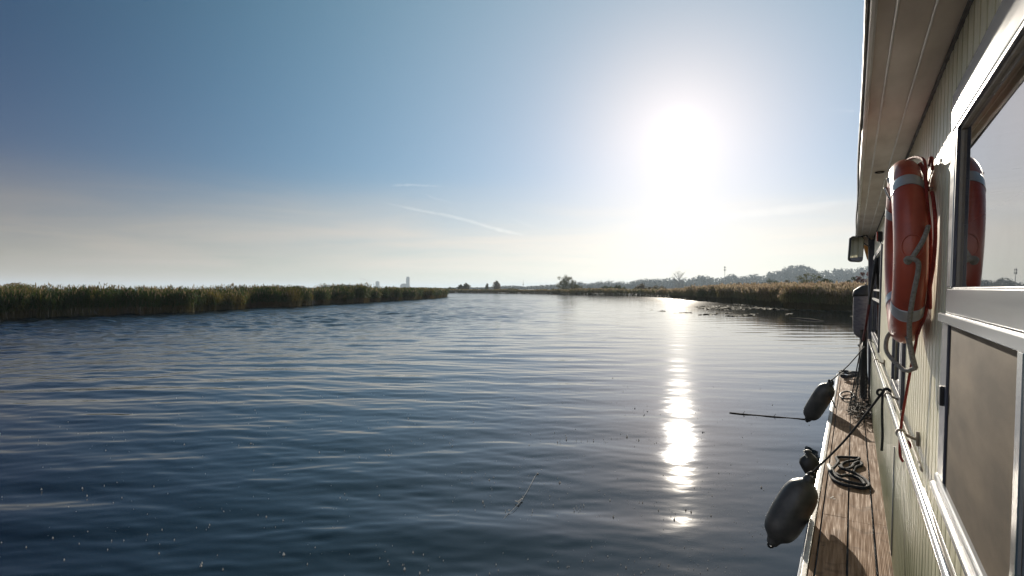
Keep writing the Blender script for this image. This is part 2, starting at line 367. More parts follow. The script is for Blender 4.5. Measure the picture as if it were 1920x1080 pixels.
def tree(name, base, h, wd, label, cat, mt, seed, leaf=0.28, dens=1.0, trunk=True, group=None, bare=0.0):
    rg = random.Random(seed); t = thing(name, base, label, cat, group)
    B = Vector(base); tb = MB(); cb = MB(); nb = 15 if trunk else 13
    if trunk: tb.tube([B - Vector((0, 0, .3)), B + Vector((0.02*h, 0, h*0.25)), B + Vector((-0.01*h, 0.01*h, h*0.55)), B + Vector((0.01*h, 0, h*0.88))], [h*0.026, h*0.02, h*0.012, h*0.003], 6)
    for k in range(nb):
        an = k * 2.399 + rg.uniform(-.4, .4); el = (k + 0.5) / nb                     # limbs reach an egg shaped shell
        zc = (0.22 if trunk else 0.12) + (0.72 if trunk else 0.80) * el; wshell = math.sin(math.pi * min(1, 0.16 + 0.80 * el)) ** 0.7
        out = wd * 0.5 * wshell * rg.uniform(0.62, 0.98)
        top = B + Vector((math.cos(an) * out, math.sin(an) * out, h * zc * rg.uniform(0.93, 1.0)))
        s0 = B + Vector((0, 0, h * max(0.02, zc - 0.30 if trunk else 0.02))); mid = s0.lerp(top, 0.55) + Vector((0, 0, -0.02*h))
        tb.tube([s0, mid, top], [h*0.010, h*0.007, h*0.002], 5)
        if bare:
            for _ in range(9):
                e = top + Vector((rg.gauss(0, 1), rg.gauss(0, 1), abs(rg.gauss(0.4, 1)))) * h * 0.09
                tb.tube([mid.lerp(top, rg.random()), e], [h*0.004, h*0.0015], 4)
        for f, r0 in ((1.0, 0.12), (0.72, 0.13), (0.45, 0.12)):
            c = s0.lerp(top, f) + Vector((rg.gauss(0, .04) * wd, rg.gauss(0, .04) * wd, rg.gauss(0.0, .02) * h))
            leaf_clump(cb, c, wd * r0 * rg.uniform(0.7, 1.25), int(62 * dens), leaf * 0.8, rg, 0.85)
    tb.build('trunk', M_bark, t); cb.build('crown', mt, t); return t
def gb(px, dist):                                          # a spot on the ground, by bearing and distance
    p = at_d(px, 541, dist); return (p.x, p.y, 0.3)
GF = 'trees standing on the far bank'
tree('willow_tree', gb(1062, 235), 7.4, 9.6, 'broad airy tree standing alone on the far bank, biggest one there', 'tree', M_leafg, 21, leaf=0.20, dens=1.5)
tree('willow_tree', gb(1080, 240), 3.6, 6.0, 'low bushy tree against the right side of the broad airy tree', 'tree', M_leafg, 22, leaf=0.25, dens=1.1, trunk=False)
tree('poplar_tree', gb(864, 330), 4.6, 4.2, 'left one of two touching trees nearest the end of the left reed bed', 'tree', M_leafg, 23, leaf=0.28, dens=0.9, group=GF)
tree('poplar_tree', gb(874, 332), 5.2, 5.0, 'right one of two touching trees nearest the end of the left reed bed', 'tree', M_leafg, 24, leaf=0.28, dens=1.0, group=GF)
tree('poplar_tree', gb(913, 300), 4.7, 2.2, 'slim upright tree just left of the round brownish tree', 'tree', M_leafg, 25, leaf=0.22, dens=0.6, group=GF)
tree('round_tree', gb(931, 300), 6.3, 4.8, 'round brownish tree with gaps, right of the slim upright tree', 'tree', M_leafb, 26, leaf=0.24, dens=0.9, group=GF)
tree('bare_tree', gb(1273, 700), 24, 20, 'pale bare fan shaped tree rising above the hazy wood', 'tree', M_leafb, 27, leaf=0.5, dens=0.12, bare=1)
GB = 'bushes behind the reeds'
bsh = [('low dark bush at the very left end of the far bank', 847, 300, 2.3, 5.5, M_leafd), ('low green bush left of the slim upright tree', 905, 300, 1.7, 4, M_leafg),
       ('long low bush right of the round brownish tree', 958, 280, 1.9, 6, M_leafg), ('low bush farthest right before the thin mast', 966, 285, 1.8, 5, M_leafg), ('small dark bush left of the broad airy tree', 1040, 236, 1.6, 4, M_leafd),
       ('dark bush just right of the broad airy tree group', 1107, 225, 2.0, 5, M_leafd), ('low wide bush midway between broad airy tree and bare tree', 1140, 225, 2.6, 8, M_leafd), ('taller round bush below the left start of the hazy wood', 1160, 215, 3.0, 7, M_leafd),
       ('brownish bush left of the pale bare tree', 1205, 205, 3.4, 7.5, M_leafb), ('flat brown bush below the pale bare tree', 1235, 200, 2.6, 7, M_leafb),
       ('small brown bush under the antenna mast', 1325, 150, 2.6, 5, M_leafb), ('brownish bush right of the antenna mast', 1392, 135, 3.2, 6, M_leafb),
       ('rounded green bush at the left end of the tall plumed reeds', 1448, 118, 4.0, 6.2, M_leafd), ('small rounded brown bush between two green bushes', 1484, 112, 3.5, 4.2, M_leafb),
       ('tallest loose green bush behind the plumed reeds', 1520, 108, 5.3, 7.0, M_leafg), ('ragged green bush touching the tallest loose bush', 1553, 106, 3.9, 4.8, M_leafd),
       ('olive bush left of the dark red bush', 1606, 104, 4.2, 4.0, M_leafd), ('dark red autumn bush beside the houseboat bow', 1626, 100, 5.2, 5.0, M_leafr)]
for i, (lb, px, d, h, wd, mt) in enumerate(bsh):
    tree('bush', gb(px, d), h, wd, lb, 'bush', mt, 40 + i, leaf=0.15 if d < 160 else 0.24, dens=1.5, trunk=False, group=GB)

# far wood on low dunes: one mass
def far_wood(name, prof, dist, label, step, mt, rsz, seed, layers=3, lf=2.0):
    rg = random.Random(seed); mb = MB()
    for k in range(len(prof) - 1):
        (x0, y0), (x1, y1) = prof[k], prof[k + 1]
        n = max(1, int((x1 - x0) / step))
        for j in range(n):
            for ly in range(layers):
                t = (j + rg.random()) / n; px = x0 + (x1 - x0) * t; py = y0 + (y1 - y0) * t
                dd = dist * (1 - 0.07 * ly); top = (541 - py) * dd / FPX * (1 - 0.24 * ly) * (0.93 + 0.09 * rg.random())
                c = at_d(px, 541, dd); r = rsz * (0.8 + 0.6 * rg.random()); r = min(r, top * 0.5 + 2)
                cz = 2.05 + top - r
                leaf_clump(mb, (c.x, c.y, cz), r, 60, lf, rg, 1.0)
                z = cz - r
                while z > 0.5:
                    leaf_clump(mb, (c.x + rg.gauss(0, r*.4), c.y, z), r * 1.2, 34, lf * 1.3, rg, 0.9); z -= r * 1.1
    o = mb.build(name, mt); tag(o, label, kind='stuff'); return o
prof = [(828, 541), (840, 540), (870, 538), (902, 539), (930, 537), (955, 535), (971, 535), (986, 537), (1013, 534), (1038, 533), (1060, 530), (1080, 527), (1088, 526.5), (1096, 532), (1110, 529), (1125, 526.5), (1135, 525), (1144, 523), (1150, 527.5), (1169, 526.5), (1177, 529), (1186, 525), (1205, 521), (1236, 521), (1253, 520), (1268, 522), (1285, 522), (1296, 521), (1312, 515), (1325, 514), (1338, 517), (1343, 521), (1355, 518), (1373, 511.5), (1386, 517), (1400, 515), (1412, 512.6), (1425, 514), (1434, 518), (1441, 508), (1455, 506), (1467, 505), (1474, 498), (1490, 496), (1504, 493), (1522, 502), (1537, 507), (1550, 504), (1555, 510), (1563, 502), (1580, 503), (1592, 502), (1605, 500), (1620, 498), (1640, 502), (1680, 508), (1740, 512), (1840, 516)]
M_wood = mat('far_foliage', (0.035, 0.05, 0.038), 0.85, vscale=0.03, col2=(0.05, 0.062, 0.04), trans=0.25, spec=0.1)
far_wood('distant_wood', prof, 1250, 'hazy blue wood on low dunes beyond the right bank', 3.4, M_wood, 8.5, 71)
def wood_patch(prof2, d, label, seed, r=5, lf=1.3, mt=None, nm='distant_wood'): far_wood(nm, prof2, d, label, 3.0, mt or M_wood, r, seed, layers=2, lf=lf)
wood_patch([(0, 533), (20, 528), (45, 529), (62, 534)], 95, 'pale olive scrub behind the left end of the reed bed', 81, 0.8, 0.13, M_reedtan, 'scrub')
wood_patch([(614, 538), (625, 536), (637, 535), (645, 533), (655, 533), (662, 538), (668, 534), (680, 534), (690, 540)], 620, 'tree belt behind the middle of the left reed bed', 82, 3)
wood_patch([(440, 539), (520, 538), (600, 539), (700, 540), (740, 539), (765, 538), (800, 538), (828, 540)], 1500, 'thin hazy tree line under the city skyline', 83, 4)

# ------------------------------------------------------------------ city skyline, masts, smoke
M_conc = mat('far_concrete', (0.035, 0.038, 0.042), 0.8, vscale=0.05)
M_glassd = mat('far_glass', (0.03, 0.035, 0.04), 0.6, vscale=0.05)
M_steel = mat('mast_steel', (0.2, 0.2, 0.2), 0.5, metal=0.6)
def tower(px, top, wpx, D, label, steps, name='office_tower'):
    c = at_d(px, 541, D); u = D / FPX; t = thing(name, (c.x, c.y, 0.4), label, 'tower')
    H = (541 - top) * u + 2.05; W = wpx * u / 2; b = MB(); wn = MB()
    T = Matrix.Translation((c.x, c.y, 0.4)) @ Matrix.Rotation(YAW, 4, 'Z')
    def bx(m, x0, x1, y0, y1, z0, z1):
        i = len(m.v); m.box((x0, y0, z0), (x1, y1, z1)); m.v[i:] = [tuple(T @ Vector(p)) for p in m.v[i:]]
    for (f0, f1, ws) in steps:
        bx(b, -W * ws, W * ws, -W * ws, W * ws, H * f0, H * f1)
        z = H * f0 + 4
        while z < H * f1 - 3 and ws > 0.5:
            bx(wn, -W * ws * 0.93, W * ws * 0.93, -W * ws - 0.3, -W * ws + 0.2, z, z + 1.6); z += 3.6
    b.build('tower_body', M_conc, t); wn.build('window_bands', M_glassd, t); return t
tower(765, 519, 6.2, 2700, 'tallest grey tower on the city skyline', [(0, 0.9, 1.0), (0.9, 1.0, 0.82)])
tower(708, 527.5, 6.6, 2700, 'shorter grey tower left of the tallest tower, wider foot', [(0, 0.38, 1.6), (0.38, 0.93, 0.95), (0.93, 1.0, 0.8)])
def hall(px0, px1, top, D, label, dome=True):
    a = at_d(px0, 541, D); b_ = at_d(px1, 541, D); u = D / FPX; H = (541 - top) * u; t = thing('hall', ((a.x+b_.x)/2, (a.y+b_.y)/2, 0.4), label, 'building')
    m = MB(); n = 9; ax = (b_ - a).normalized(); ay = Vector((-ax.y, ax.x, 0)); Wd = (b_ - a).length
    P = []
    for k in range(n + 1):
        f = k / n; hh = H * (0.55 + 0.45 * math.sin(math.pi * f) ** (0.6 if dome else 3)) if 0 < k < n else H * 0.5
        P.append((a + ax * Wd * f, hh))
    for (p, h0), (q, h1) in zip(P, P[1:]):
        m.face([p, q, q + _U*h1, p + _U*h0]); m.face([p + ay*30, q + ay*30, q + ay*30 + _U*h1, p + ay*30 + _U*h0][::-1]); m.face([p + _U*h0, q + _U*h1, q + ay*30 + _U*h1, p + ay*30 + _U*h0])
    m.face([P[0][0], P[0][0] + _U*P[0][1], P[0][0] + ay*30 + _U*P[0][1], P[0][0] + ay*30]); m.face([P[-1][0], P[-1][0] + ay*30, P[-1][0] + ay*30 + _U*P[-1][1], P[-1][0] + _U*P[-1][1]])
    m.build('hall_body', M_conc, t)
    w_ = MB()
    for k in range(1, n): p = P[k][0] - ay * 0.4; w_.box((p.x - 2, p.y - 2, 3), (p.x + 2, p.y + 2, H * 0.35))
    w_.build('windows', M_glassd, t)
hall(750, 764, 531.5, 2700, 'domed grey hall directly left of the tallest tower')
hall(514, 528, 535, 2600, 'blocky grey building above the left reed bed, left one of two')
hall(551, 567, 535.5, 2600, 'rounded grey building above the left reed bed, right one of two')
def mast(px, top, D, label, thick, arms, lattice=False):
    c = at_d(px, 541, D); u = D / FPX; H = (541 - top) * u + 2; t = thing('radio_mast', (c.x, c.y, 0.3), label, 'mast'); B = Vector((c.x, c.y, 0.3))
    m = MB(); m.tube([B, B + _U*H*0.7, B + _U*H], [thick, thick*0.7, thick*0.3], 6); m.build('pole', M_steel, t)
    a = MB()
    for f, wd in arms:
        for s in range(3):
            an = s * 2.1 + 0.4; d = Vector((math.cos(an), math.sin(an), 0)) * wd
            a.tube([B + _U*H*f, B + _U*H*f + d], thick * 0.4, 5); a.tube([B + _U*(H*f - wd*1.1) + d, B + _U*(H*f + wd*1.1) + d], thick * 0.9, 5)
    a.build('antennas', M_steel, t)
mast(1359, 498.5, 900, 'mast with panel antennas above the hazy wood', 0.45, [(0.93, 1.3), (0.82, 1.4)])
mast(981, 525.5, 900, 'thin mast left of the broad airy tree', 0.35, [(0.55, 0.8)])
mast(701, 532, 3500, 'thin chimney stack beside the shorter grey tower', 2.2, [(0.9, 2.5)])
def vol_mat(name, dens, col=(1, 1, 1), an=0.3):
    m = bpy.data.materials.new(name); m.use_nodes = True; n = m.node_tree.nodes; n.remove(n['Principled BSDF'])
    v = n.new('ShaderNodeVolumePrincipled'); v.inputs['Density'].default_value = dens; v.inputs['Color'].default_value = (*col, 1); v.inputs['Anisotropy'].default_value = an
    m.node_tree.links.new(v.outputs[0], n['Material Output'].inputs['Volume']); return m
def puff_line(name, pts, rad, mt, label, kind=None, cat=None, group=None, seed=1, n=14):
    m = MB(); P = spline(pts, n); k = len(P); rg = random.Random(seed); rr = []
    for i in range(k):
        f = i / (k - 1); r0 = rad[0] + (rad[1] - rad[0]) * f
        rr.append(max(0.02, r0 * (0.75 + 0.5 * noise.noise(Vector((i * 0.45, seed, 0)))) * min(1, 4.5 * f, 4.5 * (1 - f)) ** 0.7))
    m.tube(P, rr, 10); o = m.build(name, mt, smooth=True)
    if kind: tag(o, label, kind=kind)
    else: tag(o, label, cat, group)
M_smoke = vol_mat('smoke_grey', 0.06, (0.40, 0.37, 0.37), 0.0)
puff_line('smoke', [at_d(699, 528, 3500), at_d(690, 526.2, 3500), at_d(682, 523.6, 3500), at_d(672, 521.5, 3500)], (4, 7), M_smoke, 'thin grey smoke drifting left from the chimney', kind='stuff')
M_trail = vol_mat('contrail_ice', 0.00038, (1, 1, 1), 0.5)
GC = 'contrails in the sky'
def trail(pts, r, label, s, mt=None): puff_line('contrail', [at_d(x, y, 26000) for x, y in pts], r, mt or M_trail, label, cat='contrail', group=GC, seed=s)
trail([(706, 377), (780, 393), (860, 409), (940, 432), (985, 441)], (75, 130), 'long contrail sloping down to the right, longest and lowest', 1)
trail([(796, 363), (812, 371), (832, 376), (849, 381)], (70, 50), 'short bright contrail above the longest one', 2)
trail([(953, 407), (975, 416), (1009, 430)], (35, 75), 'short contrail right of the longest one, close over it', 3)
trail([(1020, 376), (1036, 383)], (45, 40), 'tiny contrail stub, the shortest one', 4)
trail([(1540, 206), (1575, 207), (1612, 209)], (20, 60), 'short level contrail beside the roof edge', 5)
M_trail2 = vol_mat('contrail_faint', 0.0004, (1, 1, 1), 0.5)
trail([(733, 348), (770, 347), (835, 350)], (90, 60), 'faint level contrail above the others', 6, M_trail2)

M_trail3 = vol_mat('contrail_veil', 0.00006, (1, 1, 1), 0.5)
trail([(1090, 437), (1240, 419), (1400, 402), (1500, 391), (1640, 368)], (170, 330), 'wide faint streak rising to the right behind the roof edge', 7, M_trail3)

# ------------------------------------------------------------------ haze
def haze():
    m = MB(); m.box((-7000, -400, -1.5), (7000, 7800, 64)); o = m.build('haze', vol_mat('haze_air', 0.00019, (0.72, 0.86, 1.0), 0.2)); tag(o, 'thin morning haze over river and land', kind='stuff')
haze()

# ------------------------------------------------------------------ houseboat
LEAN = 0.0276                                   # the cabin side leans inboard towards the top
def WX(z, out=0.0): return 0.232 + LEAN * (z - 1.6) - out
DZ = 0.405                                      # deck level
def wall_paint():
    m = mat('wall_paint_sage', (0.72, 0.68, 0.49), 0.38, vscale=1.6, col2=(0.56, 0.54, 0.37), stretch=(1, 1, 0.35), bump=0.12, bscale=60, lo=0.45, hi=0.75, rvar=0.1)
    t = m.node_tree; n = t.nodes; l = t.links; b = n['Principled BSDF']; old = b.inputs['Base Color'].links[0].from_socket
    # shadow on the lower boards painted into the colour as olive, streaky edge
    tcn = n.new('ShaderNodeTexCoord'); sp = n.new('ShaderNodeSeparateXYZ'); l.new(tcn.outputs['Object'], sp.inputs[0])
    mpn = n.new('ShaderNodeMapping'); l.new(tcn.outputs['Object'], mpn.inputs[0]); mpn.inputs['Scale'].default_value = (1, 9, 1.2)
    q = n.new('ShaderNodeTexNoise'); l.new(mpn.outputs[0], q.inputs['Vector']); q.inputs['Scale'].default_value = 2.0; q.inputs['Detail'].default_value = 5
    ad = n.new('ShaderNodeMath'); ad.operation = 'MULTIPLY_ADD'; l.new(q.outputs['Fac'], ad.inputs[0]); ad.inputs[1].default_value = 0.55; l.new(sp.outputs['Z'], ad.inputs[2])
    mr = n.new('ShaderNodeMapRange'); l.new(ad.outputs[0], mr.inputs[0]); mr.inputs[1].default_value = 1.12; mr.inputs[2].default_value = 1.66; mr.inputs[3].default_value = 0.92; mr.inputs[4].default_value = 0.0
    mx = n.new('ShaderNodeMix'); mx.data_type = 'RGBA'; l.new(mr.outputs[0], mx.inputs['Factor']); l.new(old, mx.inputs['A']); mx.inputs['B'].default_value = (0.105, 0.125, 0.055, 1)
    mp2 = n.new('ShaderNodeMapping'); l.new(tcn.outputs['Object'], mp2.inputs[0]); mp2.inputs['Scale'].default_value = (1, 26, 1.6)
    q2 = n.new('ShaderNodeTexNoise'); l.new(mp2.outputs[0], q2.inputs['Vector']); q2.inputs['Scale'].default_value = 2.2; q2.inputs['Detail'].default_value = 6
    r2 = n.new('ShaderNodeMapRange'); l.new(q2.outputs['Fac'], r2.inputs[0]); r2.inputs[1].default_value = 0.52; r2.inputs[2].default_value = 0.78; r2.inputs[4].default_value = 0.55
    mz = n.new('ShaderNodeMix'); mz.data_type = 'RGBA'; l.new(r2.outputs[0], mz.inputs['Factor']); l.new(mx.outputs['Result'], mz.inputs['A']); mz.inputs['B'].default_value = (0.24, 0.22, 0.13, 1)
    l.new(mz.outputs['Result'], b.inputs['Base Color'])
    return m
def deck_wood():
    m = mat('deck_wood', (0.40, 0.245, 0.142), 0.85, spec=0.15, vscale=3.0, col2=(0.20, 0.12, 0.07), stretch=(22, 1.0, 1), lo=0.3, hi=0.75)
    t = m.node_tree; n = t.nodes; l = t.links; b = n['Principled BSDF']; old = b.inputs['Base Color'].links[0].from_socket
    tcn = n.new('ShaderNodeTexCoord')
    q = n.new('ShaderNodeTexNoise'); l.new(tcn.outputs['Object'], q.inputs['Vector']); q.inputs['Scale'].default_value = 9; q.inputs['Detail'].default_value = 6; q.inputs['Distortion'].default_value = 0.8
    mr = n.new('ShaderNodeMapRange'); l.new(q.outputs['Fac'], mr.inputs[0]); mr.inputs[1].default_value = 0.52; mr.inputs[2].default_value = 0.7; mr.inputs[4].default_value = 0.5
    mx = n.new('ShaderNodeMix'); mx.data_type = 'RGBA'; l.new(mr.outputs[0], mx.inputs['Factor']); l.new(old, mx.inputs['A']); mx.inputs['B'].default_value = (0.11, 0.07, 0.045, 1)
    l.new(mx.outputs['Result'], b.inputs['Base Color'])
    sp = n.new('ShaderNodeSeparateXYZ'); l.new(tcn.outputs['Object'], sp.inputs[0])
    sn = n.new('ShaderNodeMath'); sn.operation = 'MULTIPLY'; l.new(sp.outputs['X'], sn.inputs[0]); sn.inputs[1].default_value = 2 * math.pi / 0.0085
    si = n.new('ShaderNodeMath'); si.operation = 'SINE'; l.new(sn.outputs[0], si.inputs[0])
    g = n.new('ShaderNodeTexNoise'); mpn = n.new('ShaderNodeMapping'); l.new(tcn.outputs['Object'], mpn.inputs[0]); mpn.inputs['Scale'].default_value = (60, 2.5, 1); l.new(mpn.outputs[0], g.inputs['Vector']); g.inputs['Scale'].default_value = 2; g.inputs['Detail'].default_value = 5
    ad = n.new('ShaderNodeMath'); ad.operation = 'MULTIPLY_ADD'; l.new(si.outputs[0], ad.inputs[0]); ad.inputs[1].default_value = 0.22; l.new(g.outputs['Fac'], ad.inputs[2])
    bn = n.new('ShaderNodeBump'); bn.inputs['Strength'].default_value = 0.75; bn.inputs['Distance'].default_value = 0.004; l.new(ad.outputs[0], bn.inputs['Height']); l.new(bn.outputs[0], b.inputs['Normal'])
    return m
def pane_glass(name, ior=2.9):
    m = bpy.data.materials.new(name); m.use_nodes = True; n = m.node_tree.nodes; l = m.node_tree.links; n.remove(n['Principled BSDF'])
    fr = n.new('ShaderNodeFresnel'); fr.inputs['IOR'].default_value = ior; tr = n.new('ShaderNodeBsdfTransparent'); tr.inputs[0].default_value = (0.85, 0.88, 0.87, 1)
    gl = n.new('ShaderNodeBsdfGlossy'); gl.inputs['Roughness'].default_value = 0.0; ms = n.new('ShaderNodeMixShader')
    no = n.new('ShaderNodeTexNoise'); tcn = n.new('ShaderNodeTexCoord'); l.new(tcn.outputs['Object'], no.inputs['Vector']); no.inputs['Scale'].default_value = 3; no.inputs['Detail'].default_value = 8
    mr = n.new('ShaderNodeMapRange'); l.new(no.outputs['Fac'], mr.inputs[0]); mr.inputs[1].default_value = 0.5; mr.inputs[2].default_value = 0.8; mr.inputs[3].default_value = 0.0; mr.inputs[4].default_value = 0.10
    df = n.new('ShaderNodeBsdfDiffuse'); df.inputs[0].default_value = (0.5, 0.48, 0.44, 1); m2 = n.new('ShaderNodeMixShader')
    fb = n.new('ShaderNodeMath'); fb.operation = 'MULTIPLY_ADD'; fb.use_clamp = True; l.new(fr.outputs[0], fb.inputs[0]); fb.inputs[1].default_value = 1.05; fb.inputs[2].default_value = 0.16; l.new(fb.outputs[0], ms.inputs[0]); l.new(tr.outputs[0], ms.inputs[1]); l.new(gl.outputs[0], ms.inputs[2])
    l.new(mr.outputs[0], m2.inputs[0]); l.new(ms.outputs[0], m2.inputs[1]); l.new(df.outputs[0], m2.inputs[2]); l.new(m2.outputs[0], n['Material Output'].inputs[0])
    return m
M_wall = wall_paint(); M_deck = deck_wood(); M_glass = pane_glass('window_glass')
M_soffit = mat('soffit_panel', (0.64, 0.56, 0.46), 0.38, vscale=3, col2=(0.50, 0.43, 0.35), stretch=(3, 1, 1), bump=0.08, bscale=90, lo=0.35, hi=0.7)
M_white = mat('white_trim', (0.72, 0.71, 0.68), 0.35, vscale=5, col2=(0.55, 0.53, 0.49), bump=0.05, bscale=120, lo=0.45, hi=0.8)
M_alu = mat('brushed_aluminium', (0.40, 0.42, 0.44), 0.20, metal=0.2, spec=0.5, vscale=2.5, col2=(0.25, 0.26, 0.27), stretch=(1, 0.5, 6), rvar=0.08)
M_steelp = mat('stainless_tube', (0.42, 0.42, 0.41), 0.10, metal=1.0, vscale=3, col2=(0.34, 0.33, 0.31), rvar=0.03)
M_blue = mat('frame_dark_blue', (0.055, 0.06, 0.085), 0.35, vscale=9, rvar=0.1)
M_black = mat('black_rubber', (0.018, 0.018, 0.018), 0.6, vscale=9)
M_brown = mat('dusty_brown_frame', (0.36, 0.30, 0.23), 0.7, vscale=60, col2=(0.34, 0.31, 0.26), bump=0.3, bscale=160)
M_room = mat('cabin_inside', (0.10, 0.085, 0.07), 0.9, vscale=2)
M_hull = mat('hull_grey_paint', (0.30, 0.31, 0.30), 0.5, vscale=3, col2=(0.20, 0.20, 0.18))
M_edge = mat('deck_edge_paint', (0.55, 0.52, 0.46), 0.4, vscale=10, col2=(0.33, 0.29, 0.24), lo=0.5, hi=0.75, bump=0.1, bscale=60)
M_screen = mat('screen_panel', (0.145, 0.108, 0.070), 0.75, vscale=9, col2=(0.062, 0.046, 0.030), bump=0.12, bscale=700, spec=0.12, lo=0.35, hi=0.66, stretch=(1, 0.3, 1.0), detail=15, rvar=0.04)

boat = thing('houseboat', (1.6, 4.0, 0.0), 'sage panelled houseboat with plank side deck and deep roof overhang', 'houseboat')
# cabin side of vertical tongue and groove boards, with openings
Y0, Y1, ZB, ZT = -1.2, 9.75, 0.36, 2.80
OPEN = [(-0.9, 1.99, 1.49, 2.52), (3.70, 4.42, 1.45, 2.45), (6.95, 9.55, 1.45, 2.44)]
ys = []
y = Y0; pitch = 0.0895
while y < Y1:
    ys += [(y, 0.018), (y + 0.0055, 0.018), (y + 0.010, 0.0), (y + pitch * 0.5, -0.0012), (y + pitch - 0.0055, 0.0)]; y += pitch
for a, b_, c, d in OPEN:
    for e in (a, b_): ys.append((e, 0.0))
ys.sort()
mb = MB()
for (ya, da), (yb, db) in zip(ys, ys[1:]):
    if yb - ya < 1e-5: continue
    zs = [(ZB, ZT)]
    for a, b_, c, d in OPEN:
        if ya >= a - 1e-6 and yb <= b_ + 1e-6: zs = [(ZB, c), (d, ZT)]
    for z0, z1 in zs: mb.face([(WX(z0) + da, ya, z0), (WX(z1) + da, ya, z1), (WX(z1) + db, yb, z1), (WX(z0) + db, yb, z0)])
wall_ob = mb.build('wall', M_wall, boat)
# shell behind the boards, rest of cabin
mb = MB()
mb.box((2.92, Y0, ZB), (2.96, Y1, ZT)); mb.box((0.30, Y0 - 0.03, ZB), (2.96, Y0, ZT)); mb.box((0.235, Y1, ZB), (2.96, Y1 + 0.03, ZT + 0.03))
mb.build('cabin_shell', M_white, boat)
mb = MB(); mb.box((1.1, Y0 + 0.05, ZB), (1.14, Y1 - 0.05, ZT - 0.02)); mb.box((0.32, Y0 + 0.05, 0.41), (1.1, Y1 - 0.05, 0.43)); mb.build('cabin_inside', M_room, boat)
mb = MB(); mb.box((0.185, Y1 - 0.03, 0.42), (0.30, Y1 + 0.05, 2.76)); mb.build('corner_post', M_blue, boat, bevel=0.008)
mb = MB(); mb.box((WX(ZT) - 0.010, Y0, ZT - 0.012), (WX(ZT) + 0.01, Y1, ZT - 0.001)); mb.build('shadow_bead', M_black, boat)
# roof: soffit panels, battens, fascia, gutter lip
RZ = 2.80
mb = MB()
for x0, x1 in ((0.052, 0.098), (0.100, 0.186), (0.188, 0.285)): mb.box((x0, Y0 - .5, RZ), (x1, 10.1, RZ + 0.02))
mb.build('soffit', M_soffit, boat, bevel=0.003)
mb = MB(); mb.tube([(0.0995, Y0 - .5, RZ - 0.002), (0.0995, 10.1, RZ - 0.002)], 0.0042, 8); mb.tube([(0.1875, Y0 - .5, RZ - 0.002), (0.1875, 10.1, RZ - 0.002)], 0.0036, 8); mb.tube([(0.0525, Y0 - .5, RZ - 0.002), (0.0525, 10.1, RZ - 0.002)], 0.003, 8)
mb.build('batten', M_white, boat)
mb = MB(); mb.box((0.036, Y0 - .5, RZ - 0.038), (0.050, 10.12, RZ + 0.13)); mb.build('fascia', M_white, boat, bevel=0.003)
mb = MB(); P = [(0.029 + 0.003 * math.sin(k * 0.8) , Y0 - .5 + k * 0.4, RZ - 0.026 + 0.004 * math.sin(k * 1.3)) for k in range(30)]
mb.tube(P, 0.0065, 8); mb.tube([(p[0] + 0.0, p[1], p[2] + 0.014) for p in P], 0.005, 6); mb.build('gutter_lip', M_black, boat, smooth=True)
mb = MB(); mb.box((0.036, Y0 - .5, RZ + 0.13), (3.1, 10.12, RZ + 0.16)); mb.box((0.05, 10.10, RZ - 0.05), (3.1, 10.12, RZ + 0.13)); mb.box((0.29, Y0, RZ + 0.0), (3.0, Y1, RZ + 0.02)); mb.build('roof', M_white, boat)
mb = MB(); mb.box((0.055, 9.86, RZ - 0.11), (0.30, 10.09, RZ - 0.002)); mb.build('roof_end_box', M_soffit, boat, bevel=0.01)
m = MB(); m.tube([(0.145 + 0.025*math.cos(t), 4.35 + 0.025*math.sin(t), RZ - 0.004) for t in np.linspace(0, 6.3, 16)], 0.0035, 5); m.build('soffit_light', M_black, boat)

# main window
win = MB(); O = 0.026
def bar(m, y0, y1, z0, z1, out, back=-0.01):        # a bar laid on the leaning wall
    P = []
    for z in (z0, z1):
        for yy in (y0, y1):
            P += [(WX(z, out), yy, z), (WX(z, back), yy, z)]
    i = len(m.v); m.v += P
    # order: 0 out y0 z0,1 back y0 z0,2 out y1 z0,3 back y1 z0, 4.. same z1
    for q in ((0,2,3,1),(4,5,7,6),(0,4,6,2),(1,3,7,5),(0,1,5,4),(2,6,7,3)): m.f.append(tuple(i + k for k in q)); m.m.append(0)
W1, WJ = 2.03, 1.95
m = MB(); bar(m, -1.0, W1, 2.492, 2.600, 0.018, 0.0); bar(m, WJ, W1, 2.052, 2.491, 0.017, 0.0)
frame = m.build('window_frame', M_alu, boat, bevel=0.005)
m = MB(); bar(m, -1.0, WJ, 2.485, 2.4915, 0.015, 0.007); bar(m, WJ - .008, WJ - .0005, 2.056, 2.4845, 0.015, 0.007); m.build('reveal', M_blue, frame)
m = MB(); bar(m, -1.0, WJ - .008, 2.478, 2.4905, 0.0065, -0.004); bar(m, WJ - .016, WJ - .0005, 2.056, 2.4775, 0.0065, -0.004); m.build('inner_frame', M_brown, frame)
m = MB(); m.face([(WX(2.05, 0.0), -1.0, 2.05), (WX(2.485, 0.0), -1.0, 2.485), (WX(2.485, 0.0), WJ - .01, 2.485), (WX(2.05, 0.0), WJ - .01, 2.05)]); m.build('pane', M_glass, frame)
m = MB(); bar(m, -1.0, W1 + .01, 1.982, 2.049, 0.016, -0.02); bar(m, -1.0, W1 + 0.02, 1.956, 1.9805, 0.032, 0.0); bar(m, -1.0, WJ, 2.0495, 2.054, 0.013, 0.0); m.build('transom', M_alu, frame, bevel=0.004)
for y0, y1 in ((1.965, 2.085), (1.035, 1.148), (0.05, 0.15)): m = MB(); bar(m, y0, y1, 1.508, 1.955, 0.018 if y0 > 1.5 else 0.012, 0.0); m.build('mullion', M_blue, frame, bevel=0.003)
m = MB(); bar(m, 1.15, 1.195, 1.508, 1.955, 0.018, 0.0); m.build('mullion_strip', M_steelp, frame, bevel=0.006)
